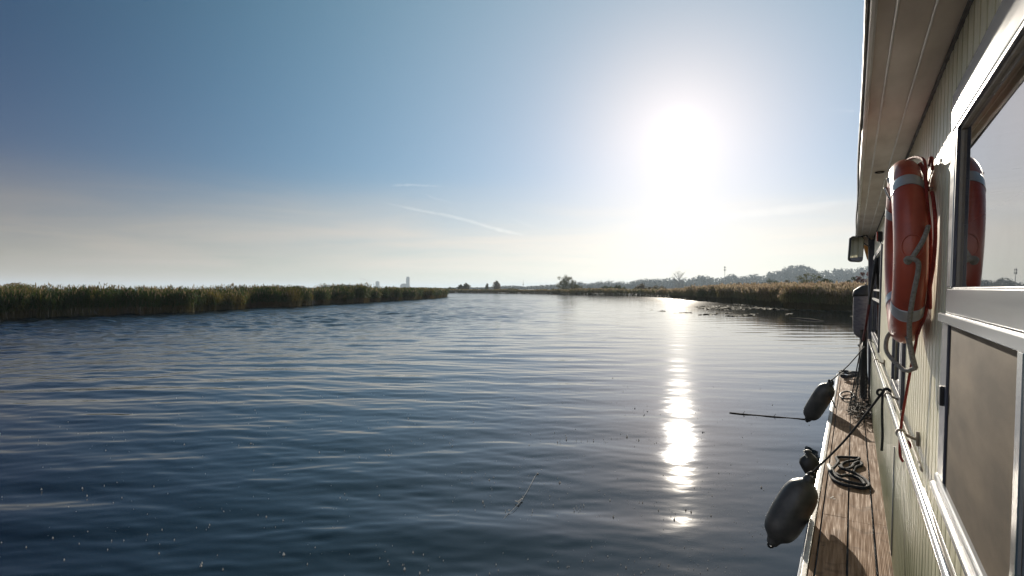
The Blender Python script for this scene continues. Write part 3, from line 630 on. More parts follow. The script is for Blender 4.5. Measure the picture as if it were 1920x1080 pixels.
m = MB(); bar(m, -1.0, 1.964, 1.505, 1.955, 0.012, 0.004); m.build('screen_panel', M_screen, frame)
m = MB(); bar(m, -1.0, W1 + .06, 1.482, 1.5065, 0.024, 0.0); bar(m, -1.0, W1 + 0.062, 1.462, 1.4805, 0.034, 0.0); m.build('sill', M_alu, frame, bevel=0.005)
m = MB(); bar(m, 1.99, 2.02, 1.72, 1.775, 0.028, 0.016); m.build('latch', M_black, frame, bevel=0.003)
# narrow window behind the lifebuoy and the wheelhouse window at the far end
def side_window(y0, y1, z0, z1, mid=None, fm=M_blue):
    m = MB(); bar(m, y0, y0 + 0.06, z0, z1, 0.016); bar(m, y1 - 0.05, y1, z0, z1, 0.016); bar(m, y0 + .0605, y1 - .0505, z1 - 0.05, z1, 0.014); bar(m, y0 + .0605, y1 - .0505, z0, z0 + 0.05, 0.014)
    fr = m.build('window_frame', fm, boat, bevel=0.003)
    if mid: m = MB(); bar(m, y0 + 0.061, y1 - 0.051, mid, mid + 0.02, 0.012); bar(m, y0 + 0.061, y1 - 0.051, mid - 0.12, mid - 0.10, 0.012); m.build('crossbar', M_white, fr)
    m = MB(); m.face([(WX(z0, -0.005), y0 + 0.03, z0 + .03), (WX(z1, -0.005), y0 + 0.03, z1 - .03), (WX(z1, -0.005), y1 - 0.03, z1 - .03), (WX(z0, -0.005), y1 - 0.03, z0 + .03)]); m.build('pane', M_glass, fr)
    return fr
side_window(3.62, 4.52, 1.41, 2.50)
side_window(6.85, 9.65, 1.40, 2.50, mid=2.02)
# frame stiles inside the narrow window
m = MB(); bar(m, 3.80, 3.86, 1.462, 2.448, 0.012); m.build('window_stile', M_white, boat)
# deck
BO = [(-0.188, -0.039), (-0.026, 0.113), (0.126, 0.222)]
m = MB(); rg = random.Random(5)
jt = {0: [4.73, 8.4], 1: [4.69, 9.3], 2: [4.72, 7.7]}
for k, (x0, x1) in enumerate(BO):
    cuts = [-1.0] + jt[k] + [12.35]
    for a, b_ in zip(cuts, cuts[1:]):
        dz = rg.uniform(-0.0015, 0.0015); m.box((x0 + rg.uniform(-.001, .001), a + 0.0025, DZ - 0.028 + dz), (x1 + rg.uniform(-.0015, .0015), b_ - 0.0025, DZ + dz))
m.box((-0.2255, -1.0, DZ - 0.028), (-0.199, 12.35, DZ - 0.002))
for k in range(30):
    yy = 3.2 + k * 0.30 + rg.uniform(-.04, .04)
    for x0, x1 in BO:
        for xx in (x0 + 0.02, x1 - 0.024):
            if k % 2: m.box((xx, yy, DZ + 0.0022), (xx + 0.0045, yy + 0.006, DZ + 0.0032), 1)
deck_ob = m.build('deck', [M_deck, M_black], boat)
m = MB(); m.box((-0.262, -1.0, DZ - 0.10), (-0.2305, 12.6, DZ + 0.006)); e_ = m.build('deck_edge', M_edge, boat, bevel=0.005)
m = MB(); m.box((-0.274, -1.0, DZ - 0.10), (-0.2625, 12.6, DZ + 0.010)); m.build('edge_strip', M_alu, boat, bevel=0.003)
m = MB(); m.box((-0.24, -1.0, DZ - 0.09), (0.30, 12.35, DZ - 0.03)); m.box((0.24, Y1 + 0.06, DZ - 0.03), (3.0, 12.35, DZ - 0.0)); m.build('deck_frame', M_black, boat)
m = MB()
PR = [(-0.255, -1.2), (-0.255, 12.5), (0.5, 13.2), (2.9, 13.2), (3.3, 12.5), (3.3, -1.2)]
n = len(PR); zz = [-0.35, 0.0, DZ - 0.095]
for z in zz: m.v += [(p[0] + (0.05 if z < 0 else 0), p[1], z) for p in PR]
for j in range(2):
    for i in range(n): m.f.append((j*n+i, j*n+(i+1) % n, (j+1)*n+(i+1) % n, (j+1)*n+i)); m.m.append(0)
m.f.append(tuple(2*n + i for i in range(n))); m.m.append(0); m.build('hull', M_hull, boat)
# handrail
def railp(y): return Vector((0.165, y, 1.475 - (y - 1.2) * 0.0079))
m = MB(); m.tube([railp(0.2 + k * 0.5) for k in range(17)], 0.0135, 28); rail = m.build('handrail', M_steelp, boat, smooth=True)
for yy in (1.36, 2.80, 3.80, 5.7, 8.1):
    p = railp(yy); m = MB(); m.tube([p + Vector((0, -0.011, 0)), p + Vector((0, 0.011, 0))], 0.0185, 14)
    m.tube([p + Vector((0.016, 0, -0.004)), p + Vector((0.04, 0, -0.016)), Vector((WX(p.z) - 0.004, yy, p.z - 0.02))], 0.006, 7)
    m.tube([Vector((WX(p.z) - 0.006, yy, p.z - 0.045)), Vector((WX(p.z) - 0.006, yy, p.z + 0.012))], 0.007, 6); m.build('rail_bracket', M_steelp if yy < 2 else M_brown, rail, smooth=True)
# thin cable on the wall under the window and small conduit near the deck
m = MB(); m.tube(spline([(WX(1.36, .006), 2.6, 1.37), (WX(1.35, .006), 3.4, 1.372), (WX(1.36, .006), 4.6, 1.36), (WX(1.35, .006), 6.6, 1.335)], 6), 0.004, 6); m.build('cable', M_brown, boat, smooth=True)
m = MB(); m.tube([(WX(0.5, .006), 4.12, 0.44), (WX(1.1, .006), 4.12, 1.10)], 0.0035, 6); m.build('drain_rod', M_alu, boat, smooth=True)

# ------------------------------------------------------------------ mirrors and lamp at the wheelhouse
def rounded(m, w, h, d, r, T, n=6):
    P = []
    for cx, cy, a0 in ((w/2 - r, h/2 - r, 0), (-w/2 + r, h/2 - r, 90), (-w/2 + r, -h/2 + r, 180), (w/2 - r, -h/2 + r, 270)):
        for k in range(n + 1): a = R(a0 + 90 * k / n); P.append((cx + r*math.cos(a), cy + r*math.sin(a)))
    k = len(P); i = len(m.v); m.v += [tuple(T @ Vector((x, 0, y))) for x, y in P] + [tuple(T @ Vector((x, d, y))) for x, y in P]
    m.f.append(tuple(i + q for q in range(k))); m.m.append(0); m.f.append(tuple(i + k + q for q in range(k))[::-1]); m.m.append(0)
    for q in range(k): m.f.append((i + q, i + k + q, i + k + (q+1) % k, i + (q+1) % k)); m.m.append(0)
M_mirror = mat('mirror_face', (0.75, 0.77, 0.76), 0.03, metal=1.0, vscale=3, var=0.02, rvar=0.01)
M_orange = mat('mirror_back_amber', (0.42, 0.20, 0.05), 0.35, vscale=6)
pm = at_y(1606.5, 467, 9.3)
mir = thing('wing_mirror', tuple(pm), 'black rimmed wing mirror hanging under the roof corner, with its glass facing back', 'mirror', 'mirrors at the wheelhouse')
T = Matrix.Translation(pm) @ Matrix.Rotation(YAW * 0.72, 4, 'Z') @ Matrix.Rotation(R(4), 4, 'Y')
m = MB(); rounded(m, 0.185, 0.36, 0.05, 0.045, T); m.build('housing', M_black, mir, bevel=0.008)
m = MB(); rounded(m, 0.160, 0.335, 0.004, 0.038, T @ Matrix.Translation((0, -0.006, 0))); m.build('mirror_glass', M_mirror, mir)
m = MB(); top = pm + Vector((0.05, 0.05, 0.17)); m.tube([top, top + Vector((0.06, 0.0, 0.03)), Vector((0.2, 9.7, pm.z + 0.16))], 0.011, 8); m.tube([pm + Vector((0.06, 0.05, 0.1)), Vector((0.2, 9.7, pm.z + 0.05))], 0.008, 8); m.build('arm', M_black, mir, smooth=True)
pm2 = at_y(1631, 470, 9.9)
mir2 = thing('wing_mirror', tuple(pm2), 'amber backed oval mirror seen from behind, between the wing mirror and the black lamp', 'mirror', 'mirrors at the wheelhouse')
T2 = Matrix.Translation(pm2) @ Matrix.Rotation(R(8), 4, 'Z') @ Matrix.Rotation(R(-14), 4, 'Y')
m = MB(); rounded(m, 0.12, 0.33, 0.05, 0.055, T2); m.build('housing', M_orange, mir2, bevel=0.01)
m = MB(); m.tube([pm2 + Vector((0.02, 0.02, 0.12)), Vector((0.21, 9.77, pm2.z + 0.16))], 0.01, 8); m.build('arm', M_black, mir2, smooth=True)
lp = at_y(1649, 443, 7.0)
lamp = thing('navigation_lamp', tuple(lp), 'black boxed navigation lamp with red lens on the cabin side', 'lamp')
m = MB(); m.box((lp.x - 0.012, lp.y, lp.z - 0.052), (WX(lp.z, 0.004), lp.y + 0.11, lp.z + 0.052)); m.tube([lp + Vector((0.045, 0.03, 0.05)), lp + Vector((0.045, 0.03, 0.078))], 0.008, 8); m.build('lamp_housing', M_black, lamp, bevel=0.006)
m = MB(); m.box((lp.x - 0.026, lp.y + 0.004, lp.z - 0.050), (lp.x - 0.0125, lp.y + 0.10, lp.z + 0.050)); m.build('lens', mat('red_lens', (0.5, 0.08, 0.06), 0.2, vscale=5), lamp, bevel=0.004)
m = MB(); m.tube([lp + Vector((0.01, 0.06, -0.052)), lp + Vector((0.03, 0.08, -0.10)), lp + Vector((0.03, 0.1, -0.2))], 0.006, 6); m.build('bracket', M_steelp, lamp, smooth=True)

# ------------------------------------------------------------------ lifebuoy
M_orangep = mat('lifebuoy_orange', (0.48, 0.092, 0.048), 0.34, vscale=7, col2=(0.31, 0.056, 0.034), lo=0.4, hi=0.68, detail=9, bump=0.10, bscale=60, coat=0.15, rvar=0.1)
M_band = mat('reflective_band', (0.52, 0.54, 0.56), 0.32, metal=0.25, vscale=12, col2=(0.36, 0.37, 0.38))
M_ropew = mat('rope_grey_white', (0.42, 0.39, 0.34), 0.9, vscale=120, col2=(0.26, 0.24, 0.20), bump=1.0, bscale=260)
M_roper = mat('rope_red', (0.33, 0.035, 0.022), 0.75, vscale=120, col2=(0.20, 0.02, 0.015), bump=0.8, bscale=260)
M_ropek = mat('rope_black', (0.022, 0.024, 0.028), 0.8, spec=0.2, vscale=160, col2=(0.05, 0.055, 0.06), bump=1.0, bscale=260)
bc = Vector((0.172, 2.74, 2.195)); RM = 0.300; RXs, RRs = 0.052, 0.062
lb_ = thing('lifebuoy', tuple(bc), 'orange lifebuoy with grey bands hanging on the cabin side', 'lifebuoy')
def torus_pt(a, b_, s=1.0):          # a round the ring (0 = top), b round the section
    r = RM + RRs * s * math.cos(b_); return Vector((bc.x + RXs * s * math.sin(b_) + 0.002 * math.sin(3 * a), bc.y + r * math.sin(a), bc.z + r * math.cos(a)))
m = MB(); NA, NB = 96, 28
for i in range(NA):
    for j in range(NB): m.v.append(tuple(torus_pt(2*math.pi*i/NA, 2*math.pi*j/NB)))
for i in range(NA):
    for j in range(NB): m.f.append((i*NB+j, i*NB+(j+1) % NB, ((i+1) % NA)*NB+(j+1) % NB, ((i+1) % NA)*NB+j)); m.m.append(0)
m.build('ring', M_orangep, lb_, smooth=True)
for a0 in (R(-47), R(50), R(133), R(227)):
    m = MB(); na = 8; hw = 0.075
    for s in (1.03, 1.0):
        for i in range(na + 1):
            for j in range(NB): m.v.append(tuple(torus_pt(a0 + hw * (2*i/na - 1), 2*math.pi*j/NB, s)))
    for i in range(na):
        for j in range(NB): m.f.append((i*NB+j, i*NB+(j+1) % NB, (i+1)*NB+(j+1) % NB, (i+1)*NB+j)); m.m.append(0)
    o_ = (na+1)*NB
    for i in (0, na):
        for j in range(NB): m.f.append((i*NB+j, i*NB+(j+1) % NB, o_+i*NB+(j+1) % NB, o_+i*NB+j)); m.m.append(0)
    m.build('reflective_band', M_band, lb_, smooth=True)
# moulded seam and round boss on the near side
m = MB(); A = R(-96)
def near(a, b_, s=1.015): return torus_pt(a, b_, s)
m.tube([near(R(-90) + 0.11*math.sin(t), 0.0 + 0.62*math.cos(t)) for t in np.linspace(0, 2*math.pi, 26)], 0.0022, 5); m.build('boss_ring', M_orangep, lb_, smooth=True)
m = MB(); P = [torus_pt(R(a), R(60 + 6 * math.sin(a * 0.09)), 1.14) for a in range(-52, 52, 4)]; m.tube(P, 0.006, 6)
P = [torus_pt(R(a), R(64), 1.18 + 0.25 * abs(math.sin((a - 55) * 2 * math.pi / 170))) for a in range(-130, -50, 5)]; m.tube(P, 0.006, 6)
P = [torus_pt(R(a), R(150), 1.2 + 0.2 * abs(math.sin(a * 0.06))) for a in range(60, 140, 5)]; m.tube(P, 0.005, 6); m.build('grab_line', M_roper, lb_, smooth=True)
for yy in (bc.y - 0.12, bc.y + 0.12):
    m = MB(); zt = bc.z + 0.30; m.tube(spline([(WX(zt, -.01), yy, zt - 0.07), (0.19, yy, zt - 0.085), (0.16, yy, zt - 0.085), (0.135, yy, zt - 0.07), (0.115, yy, zt - 0.02)], 5), 0.007, 6)
    m.build('hanger', M_steelp, lb_, smooth=True)
def rope_obj(name, paths, r, mt, label, group=None, n=8, cat='rope'):
    m = MB()
    for p in paths: m.tube(spline(p, n), r, 8)
    o = m.build(name, mt, smooth=True); return tag(o, label, cat, group)
def wp(px, py, x): return at_x(px, py, x)
Q = at_y
rope_obj('rope', [
    [Q(1741, 424, 2.40), Q(1730, 452, 2.36), Q(1715, 476, 2.352), Q(1703, 492, 2.350), Q(1699, 487, 2.345), Q(1704, 484, 2.34), Q(1716, 487, 2.338), Q(1722, 494, 2.34), Q(1721, 512, 2.355), Q(1714, 545, 2.36), Q(1708, 580, 2.38), Q(1705, 610, 2.42), Q(1706, 640, 2.46), Q(1711, 668, 2.48), Q(1717, 690, 2.50)],
    [Q(1717, 690, 2.50), Q(1711, 692, 2.51), Q(1703, 695, 2.54), Q(1694, 693, 2.58), Q(1680, 681, 2.64), Q(1665, 664, 2.70), Q(1661, 650, 2.72), Q(1664, 632, 2.72), Q(1673, 620, 2.70)],
    [Q(1694, 626, 2.62), Q(1702, 634, 2.58), Q(1707, 655, 2.54), Q(1711, 676, 2.51), Q(1716, 690, 2.50)]], 0.0080, M_ropew, 'grey white rope knotted round the lifebuoy and hanging in a loop', cat='rope')
rope_obj('rope', [
    [Q(1697, 303, 2.74), Q(1708, 297, 2.68), Q(1722, 295, 2.60), Q(1733, 302, 2.52), Q(1736, 325, 2.48), Q(1737, 360, 2.46), Q(1741, 400, 2.45), Q(1745, 440, 2.44), Q(1744, 520, 2.45), Q(1735, 590, 2.50), Q(1722, 620, 2.56), Q(1715, 655, 2.62), Q(1706, 700, 2.68), Q(1699, 740, 2.73), Q(1692, 780, 2.78), Q(1688, 815, 2.80), Q(1687, 835, 2.77), Q(1688, 855, 2.74), Q(1693, 865, 2.72)],
    [Q(1688, 832, 2.77), Q(1692, 826, 2.78), Q(1701, 827, 2.80), Q(1706, 834, 2.82), Q(1704, 846, 2.80)]], 0.0052, M_roper, 'thin red line running from the lifebuoy down to the handrail')
m = MB(); p0 = wp(1747, 296, .214); m.tube(spline([wp(1742, 310, .226), wp(1744, 297, .212), p0, wp(1748, 300, .222), wp(1748, 318, .228)], 5), 0.0045, 7)
tag(m.build('wall_hook', M_roper, smooth=True), 'small red coated hook on the wall right of the lifebuoy top', 'hook')

# ------------------------------------------------------------------ fenders
M_fender = mat('fender_grey_rubber', (0.075, 0.070, 0.062), 0.40, vscale=9, col2=(0.026, 0.026, 0.026), detail=10, bump=0.15, bscale=45, rvar=0.12, lo=0.3, hi=0.7)
M_cloth = mat('fender_sleeve_cloth', (0.17, 0.155, 0.16), 0.95, vscale=14, col2=(0.10, 0.09, 0.10), stretch=(1, 1, 2.2), bump=0.5, bscale=120)
def make_fender(top, bot, rad, label, cloth=False, group='fenders hanging along the houseboat side'):
    top = Vector(top); bot = Vector(bot); ax = (bot - top); Ln = ax.length; ax.normalize()
    t = thing('boat_fender', tuple(top), label, 'fender', group)
    q = ax.to_track_quat('Z', 'X').to_matrix().to_4x4(); T = Matrix.Translation(top) @ q
    prof = [(0.012, 0.0), (0.034, 0.004), (0.040, 0.03), (0.046, 0.045), (rad * 0.55, 0.062), (rad * 0.82, 0.10), (rad * 0.97, 0.17), (rad, 0.25), (rad * 1.01, Ln * 0.5), (rad, Ln - 0.24), (rad * 0.96, Ln - 0.16), (rad * 0.78, Ln - 0.095), (rad * 0.45, Ln - 0.055), (0.045, Ln - 0.035), (0.036, Ln - 0.012), (0.018, Ln)]
    # resample for smoothness
    pr = [(v.x, v.y) for v in spline([(a, b_, 0) for a, b_ in prof], 4)]
    m = MB(); m.lathe(pr, T, 40); m.build('fender_body', M_cloth if cloth else M_fender, t, smooth=True)
    m = MB(); m.tube([T @ Vector((0.022*math.cos(a), 0, -0.008 + 0.022*math.sin(a))) for a in np.linspace(0, 2*math.pi, 14)], 0.009, 8); m.build('eyelet', M_black, t, smooth=True)
    m = MB(); m.tube([T @ Vector((0.02*math.cos(a), 0, Ln - 0.004 + 0.02*math.sin(a))) for a in np.linspace(0, 2*math.pi, 14)], 0.008, 8); m.build('end_eyelet', M_black, t, smooth=True)
    if cloth:
        m = MB(); m.lathe([(0.03, -0.01), (0.07, 0.0), (rad * 0.98, 0.07), (rad * 1.06, 0.13), (rad * 1.04, 0.165), (rad * 0.9, 0.16)], T, 24); m.build('collar', M_black, t, smooth=True)
    return t
f1t = at_y(1521, 893, 4.62); f1b = at_y(1445, 1022, 4.50)
make_fender(f1t, f1b, 0.123, 'largest dark grey fender nearest the camera, leaning on the deck edge')
f2t = at_y(1558, 717, 8.75); f2b = at_y(1513, 789, 8.95)
make_fender(f2t, f2b, 0.120, 'dark grey fender farther along the deck edge, beside the floating stick')
f3t = at_x(1626, 533, 0.145); f3t = at_y(1623.5, 536, 10.25); f3b = at_y(1622, 641, 10.2)
make_fender(f3t, f3b, 0.165, 'sleeve covered fender with black collar hanging high at the bow', cloth=True)
rope_obj('fender_rope', [[f1t + Vector((0, 0, 0.02)), f1t.lerp(railp(3.92), 0.5) + Vector((0, 0, -0.01)), railp(3.92) + Vector((-0.02, 0.01, -0.005))],
    [railp(3.93) + Vector((0.018*math.cos(a), 0.012*(a/6) - 0.01, 0.019*math.sin(a))) for a in np.linspace(0, 12.6, 22)],
    [railp(3.94) + Vector((-0.03 + 0.016*math.cos(a), 0, -0.008 + 0.017*math.sin(a))) for a in np.linspace(0, 6.3, 12)],
    [railp(3.93) + Vector((-0.02, 0, -0.02)), railp(3.93) + Vector((-0.022, 0.005, -0.12)), railp(3.93) + Vector((-0.020, 0, -0.25)), railp(3.93) + Vector((-0.024, 0.01, -0.345))],
    [f1t + Vector((0.02*math.cos(a), 0.016*math.sin(a), 0.02*math.sin(a*0.9))) for a in np.linspace(0, 11, 20)]],
    0.0068, M_ropek, 'black rope tied from the handrail down to the largest fender', 'ropes holding the fenders', n=5)
r2 = at_y(1621, 650, 9.7)
rope_obj('fender_rope', [[f2t + Vector((0, 0, 0.02)), f2t.lerp(r2, 0.5) + Vector((0, 0, -0.02)), r2], [f2t + Vector((0.03*math.cos(a), 0.02*math.sin(a), 0.03*math.sin(a*0.9))) for a in np.linspace(0, 11, 20)],
    [f2t + Vector((0.01, 0, 0)), f2t + Vector((-0.02, -.05, -0.12)), f2t + Vector((0.02, -.12, -0.22)), f2t + Vector((0.06, -.2, -0.3))]],
    0.0075, M_ropek, 'black rope running up from the farther deck edge fender to the bow', 'ropes holding the fenders', n=5)
f3r = at_y(1634, 500, 10.1)
rope_obj('fender_rope', [[f3t + Vector((0, 0, -0.01)), f3t.lerp(f3r, 0.5), f3r, Vector((0.2, 9.8, 2.55))]], 0.008, M_ropew, 'pale rope holding the sleeve covered fender', 'ropes holding the fenders', n=5)

# small black rubber fender end standing outboard behind the big one
sp_ = at_y(1521, 895, 5.0)
sf = thing('small_fender', tuple(sp_), 'small crumpled black fender behind the largest fender top', 'fender')
T = Matrix.Translation(sp_) @ Matrix.Rotation(R(-6), 4, 'Y')
m = MB(); prof = [(0.012, 0.0), (0.035, 0.03), (0.062, 0.075), (0.068, 0.11), (0.055, 0.15), (0.035, 0.175), (0.022, 0.185), (0.024, 0.20), (0.012, 0.215)]
m.lathe(prof, T, 14)
m.v = [tuple(Vector(v) + 0.016 * Vector((noise.noise(Vector(v)*18), noise.noise(Vector(v)*18 + Vector((5, 0, 0))), 0.6*noise.noise(Vector(v)*18 + Vector((0, 9, 0)))))) for v in m.v]
m.build('fender_body', M_black, sf, smooth=True)
m = MB(); m.tube([T @ Vector((-0.012 + 0.006*math.sin(a), -0.060, 0.165 + 0.022 * (a / 6.3))) for a in np.linspace(0, 6.3, 9)], 0.0022, 5); m.build('white_mark', M_white, sf, smooth=True)

# ------------------------------------------------------------------ things lying on the deck
def dp(px, py, h=0.016): return at_z(px, py, DZ + h)
rope_obj('rope_coil', [
    [dp(1560, 878), dp(1557, 888), dp(1563, 899), dp(1577, 907), dp(1598, 912), dp(1620, 915), dp(1630, 910), dp(1622, 899), dp(1606, 889), dp(1592, 883, .03), dp(1580, 878, .03), dp(1578, 871), dp(1588, 866), dp(1606, 863), dp(1611, 859), dp(1600, 858), dp(1580, 857), dp(1568, 858), dp(1572, 866, .03), dp(1566, 874, .03), dp(1560, 880, .03)],
    [dp(1562, 884, .03), dp(1570, 895, .03), dp(1590, 903, .03), dp(1611, 908, .02), dp(1621, 908), dp(1614, 899), dp(1600, 893), dp(1588, 891, .03), dp(1576, 893, .03), dp(1568, 888, .03)],
    [dp(1574, 874, .035), dp(1584, 880, .035), dp(1597, 876, .03), dp(1601, 870, .02), dp(1612, 866), dp(1616, 872), dp(1604, 877), dp(1600, 886)]],
    0.0135, M_ropek, 'coil of thick black rope lying on the deck boards', n=7)
m = MB(); a, b_ = dp(1554, 872, .02), dp(1562, 893, .02); m.tube([a, a.lerp(b_, .5), b_], [0.02, 0.026, 0.018], 10); tag(m.build('rope_end_sleeve', M_black, smooth=True), 'short black rubber sleeve at the left end of the rope coil', 'sleeve')
m = MB(); P = []; rg = random.Random(4)
c0 = dp(1592, 707, 0.03)
for k in range(46): an = k * 0.55; rr_ = 0.13 + 0.05 * math.sin(k * 1.7); P.append(c0 + Vector((math.cos(an) * rr_, math.sin(an) * rr_ * 2.2, 0.02 + 0.05 * abs(math.sin(k * 0.9)))))
m.tube(spline(P, 4), 0.018, 7); tag(m.build('rope_coil', M_ropek, smooth=True), 'heap of black rope at the far end of the deck', 'rope')
m = MB(); a = dp(1568, 930, 0.001)
for k, (x_, y_) in enumerate(((1556, 934), (1562, 936), (1559, 932))): p = dp(x_, y_, 0.002); m.face([p, p + Vector((0.014, 0.002, 0.001)), p + Vector((0.016, 0.02, 0.003)), p + Vector((0.002, 0.016, 0.002))])
tag(m.build('dry_leaf', mat('dry_leaf', (0.5, 0.45, 0.38), 0.8)), 'small dry leaf scraps on the deck below the rope coil', 'leaf')
# landing net: hoop on the deck, two spreader poles, mesh bag
net = thing('landing_net', tuple(dp(1612, 750, 0)), 'dark mesh landing net leaning against the cabin at the bow', 'net')
M_net = mat('net_cord', (0.022, 0.020, 0.016), 0.9, vscale=50, col2=(0.05, 0.042, 0.03))
ap = Vector((0.14, 10.0, 1.42)); b0 = dp(1612, 752, 0.02)
m = MB()
for (px_, py_) in ((1594, 757), (1603, 762)): m.tube([dp(px_, py_, 0.02), dp(px_, py_, 0.02).lerp(ap, 0.5) + Vector((0, 0, 0.01)), ap], 0.008, 7)
m.tube([dp(1588 + 13*math.cos(a), 741 + 7*math.sin(a), 0.03) for a in np.linspace(0, 6.3, 18)], 0.013, 7); m.build('net_frame', M_black, net, smooth=True)
m = MB(); NR, NC = 26, 30; rg = random.Random(8)
def netp(i, j):
    f = i / (NR - 1); an = 2 * math.pi * j / NC + 0.3 * f
    w_ = 0.015 + 0.17 * f ** 1.6 + 0.02 * math.sin(3 * an) * f; cx = ap.x + (0.075 - ap.x) * f ** 1.3; cy = ap.y + (8.75 - ap.y) * f ** 1.2
    return Vector((min(0.21, cx + w_ * 0.72 * math.cos(an)), cy + 2.0 * w_ * math.sin(an), max(DZ + 0.012, ap.z + (DZ - ap.z) * f ** 0.92 + 0.03 * f * math.sin(5 * an))))
for i in range(NR):
    m.tube([netp(i, j) for j in range(NC + 1)], 0.0028, 3, cap=False)
for j in range(NC): m.tube([netp(i, j) for i in range(NR)], 0.0028, 3, cap=False)
for k in range(60):
    c = Vector((rg.uniform(-0.02, 0.20), rg.uniform(8.2, 9.1), DZ + 0.02 + 0.07 * rg.random())); P = [c + Vector((rg.gauss(0, .05), rg.gauss(0, .12), abs(rg.gauss(0, .03)))) for _ in range(5)]; m.tube(spline(P, 3), 0.004, 3, cap=False)
m.build('net_bag', M_net, net)
# folded dark tarp behind net at bow corner
m = MB(); 
for k in range(9):
    f = k / 8; m.v += [(0.075 + 0.01*math.sin(k), 9.95 + 0.02*math.sin(k*2), 0.42 + f*1.02), (0.10 + 0.012*math.cos(k*1.7), 9.86, 0.42 + f*1.02), (0.150 + 0.01*math.sin(k*2.2), 9.84, 0.42 + f*1.02), (0.178, 9.93, 0.42 + f*1.02), (0.13, 10.03, 0.42 + f*1.02)]
for k in range(8):
    for q in range(5): m.f.append((k*5+q, k*5+(q+1) % 5, (k+1)*5+(q+1) % 5, (k+1)*5+q)); m.m.append(0)
m.f.append((0, 1, 2, 3, 4)); m.m.append(0); m.f.append((44, 43, 42, 41, 40)); m.m.append(0)
tag(m.build('furled_cover', mat('dark_tarp', (0.03, 0.027, 0.024), 0.85, vscale=8, bump=0.5, bscale=20), smooth=True), 'dark furled cover standing upright at the bow corner of the cabin', 'cover')
# boathook
h0 = at_y(1645, 478, 8.6); h1 = at_y(1618.5, 642, 9.9)
bh = thing('boathook', tuple(h1), 'boathook with black and dark red shaft leaning at the bow', 'boathook')
mid = h0.lerp(h1, 0.52); m = MB(); m.tube([h0, mid], 0.019, 10); m.build('grip', M_black, bh, smooth=True)
m = MB(); m.tube([mid, h1], 0.017, 10); m.build('shaft', mat('shaft_dark_red', (0.16, 0.03, 0.025), 0.4), bh, smooth=True)
m = MB(); m.tube(spline([h1, h1 + Vector((-0.01, 0, -0.04)), h1 + Vector((-0.05, 0, -0.06)), h1 + Vector((-0.06, 0, -0.03))], 4), 0.012, 8); m.build('hook', M_steelp, bh, smooth=True)

# ------------------------------------------------------------------ afloat on the river
M_stick = mat('wet_stick', (0.03, 0.025, 0.02), 0.9, spec=0.1, vscale=30)
m = MB(); P = [at_z(1368, 774, 0.0), at_z(1392, 776.5, 0.003), at_z(1420, 779, -0.001), at_z(1450, 781.5, 0.003), at_z(1480, 784, -0.002), at_z(1512, 786.5, 0.004)]
m.tube(spline(P, 5), 0.012, 7)
for k in (1, 3): m.tube([P[k], P[k] + Vector((0.03, 0.05, 0.04))], 0.004, 5)
tag(m.build('floating_stick', M_stick, smooth=True), 'thin dark stick floating left of the farther deck fender', 'stick')
m = MB(); P = [at_z(1480, 597, 0.0), at_z(1500, 598, 0.0), at_z(1522, 600, 0.0), at_z(1548, 603.5, -0.03)]; m.tube(spline(P, 5), [0.02, .04, .05, .06, .07, .08, .08, .08, .08, .08, .08, .08, .07, .06, .05, .03], 8)
tag(m.build('floating_log', mat('wet_log', (0.05, 0.045, 0.035), 0.95, spec=0.02, vscale=2), smooth=True), 'low floating log in front of the tall plumed reeds', 'log')
M_fluff = mat('pale_fluff', (0.68, 0.66, 0.62), 0.8, vscale=30, trans=0.45)
m = MB(); P = [at_z(1006, 889, .004), at_z(1000, 899, .004), at_z(990, 918, .004), at_z(978, 937, .006), at_z(964, 953, .004), at_z(953, 963, .004), at_z(943, 974, .003)]; m.tube(spline(P, 5), 0.0016, 5)
m.tube(spline([at_z(978, 936, .005), at_z(971, 940, .012), at_z(966, 939, .008)], 4), 0.004, 5); m.tube([at_z(960, 981, .003), at_z(966, 978, .004), at_z(976, 973, .003)], 0.0025, 5)
for px_, py_, s_ in ((1008, 888, .012), (978, 936, .014), (972, 942, .009), (954, 957, .009)):
    c = at_z(px_, py_, .006); m.lathe([(s_*.3, -.004), (s_, 0), (s_*.7, .006), (s_*.2, .009)], Matrix.Translation(c), 8)
tag(m.build('reed_stalk', M_fluff, smooth=True), 'thin pale broken stalk with seeds floating in the foreground', 'stalk')
rg = random.Random(12); m = MB()
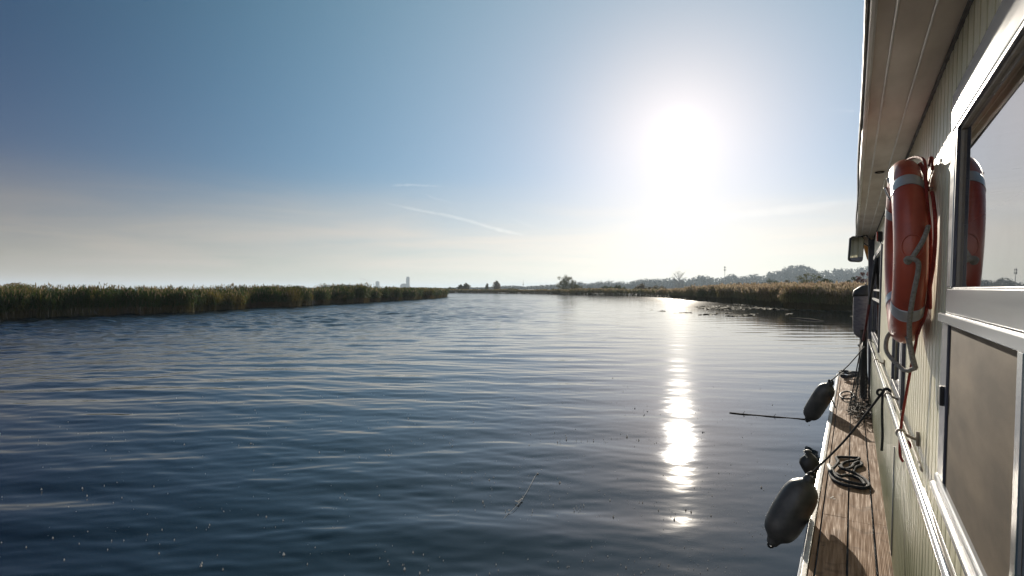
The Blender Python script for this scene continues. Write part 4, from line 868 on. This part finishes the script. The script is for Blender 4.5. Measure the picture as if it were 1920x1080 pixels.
for k in range(2300):
    d = 2.6 * (5.2 ** rg.random()) ; an = rg.uniform(R(-46), R(32))
    if rg.random() < 0.55: an = rg.gauss(R(14), R(12))
    x_, y_ = d * math.sin(an - YAW), d * math.cos(an - YAW)
    if x_ > -0.45 and y_ < 13: continue
    x_ += 0.3 * noise.noise(Vector((x_, y_, 0))); s_ = abs(rg.gauss(0, 0.0032)) + 0.0012
    if rg.random() < 0.03: s_ *= 2.2
    an2 = rg.random() * 3.14; c_, s2 = math.cos(an2), math.sin(an2); e = 0.6 + rg.random() * 0.4; z_ = 0.004 + s_ * 0.3
    i = len(m.v); 
    for q in range(6): a = q * math.pi / 3; px_, py_ = s_*math.cos(a), s_*e*math.sin(a); m.v.append((x_ + px_*c_ - py_*s2, y_ + px_*s2 + py_*c_, z_ - 0.012))
    m.v.append((x_, y_, z_ + s_ * 0.9))
    for q in range(6): m.f.append((i+q, i+(q+1) % 6, i+6)); m.m.append(0)
FLUFF = m
tag(m.build('seed_fluff', M_fluff, smooth=True), 'white specks of seed fluff scattered on the water', kind='stuff')
# water lily leaves in front of the right bed
M_lily = mat('lily_leaf', (0.05, 0.055, 0.03), 0.9, vscale=1.0, col2=(0.10, 0.08, 0.04), spec=0.05)
m = MB(); rg = random.Random(31)
FPl = [p for p in FP if -12.5 < p.x < 12]
for k in range(5200):
    a = rg.randrange(len(FPl) - 1); p = FPl[a].lerp(FPl[a+1], rg.random()); nd = (FPl[a+1] - FPl[a]).normalized(); nx, ny = nd.y, -nd.x
    mx = 1.5 + 17 * max(0, min(1, (p.x + 12) / 9)); off = mx * rg.random() ** 0.8
    x_, y_ = p.x + nx * off, p.y + ny * off
    if noise.noise(Vector((x_ * 0.22, y_ * 0.10, 4))) < -0.12 + 0.18 * (off / mx): continue
    s_ = 0.09 + 0.10 * rg.random(); t1, t2 = rg.gauss(0, .12), rg.gauss(0, .12); z_ = 0.02
    i = len(m.v)
    for q in range(7): an = q * 2 * math.pi / 7; cx, cy = s_*math.cos(an), s_*math.sin(an); m.v.append((x_+cx, y_+cy, z_ + cx*t1 + cy*t2 + 0.01))
    m.f.append(tuple(i+q for q in range(7))); m.m.append(0)
tag(m.build('water_lilies', M_lily), 'floating lily leaves in front of the right reed bed', kind='stuff')
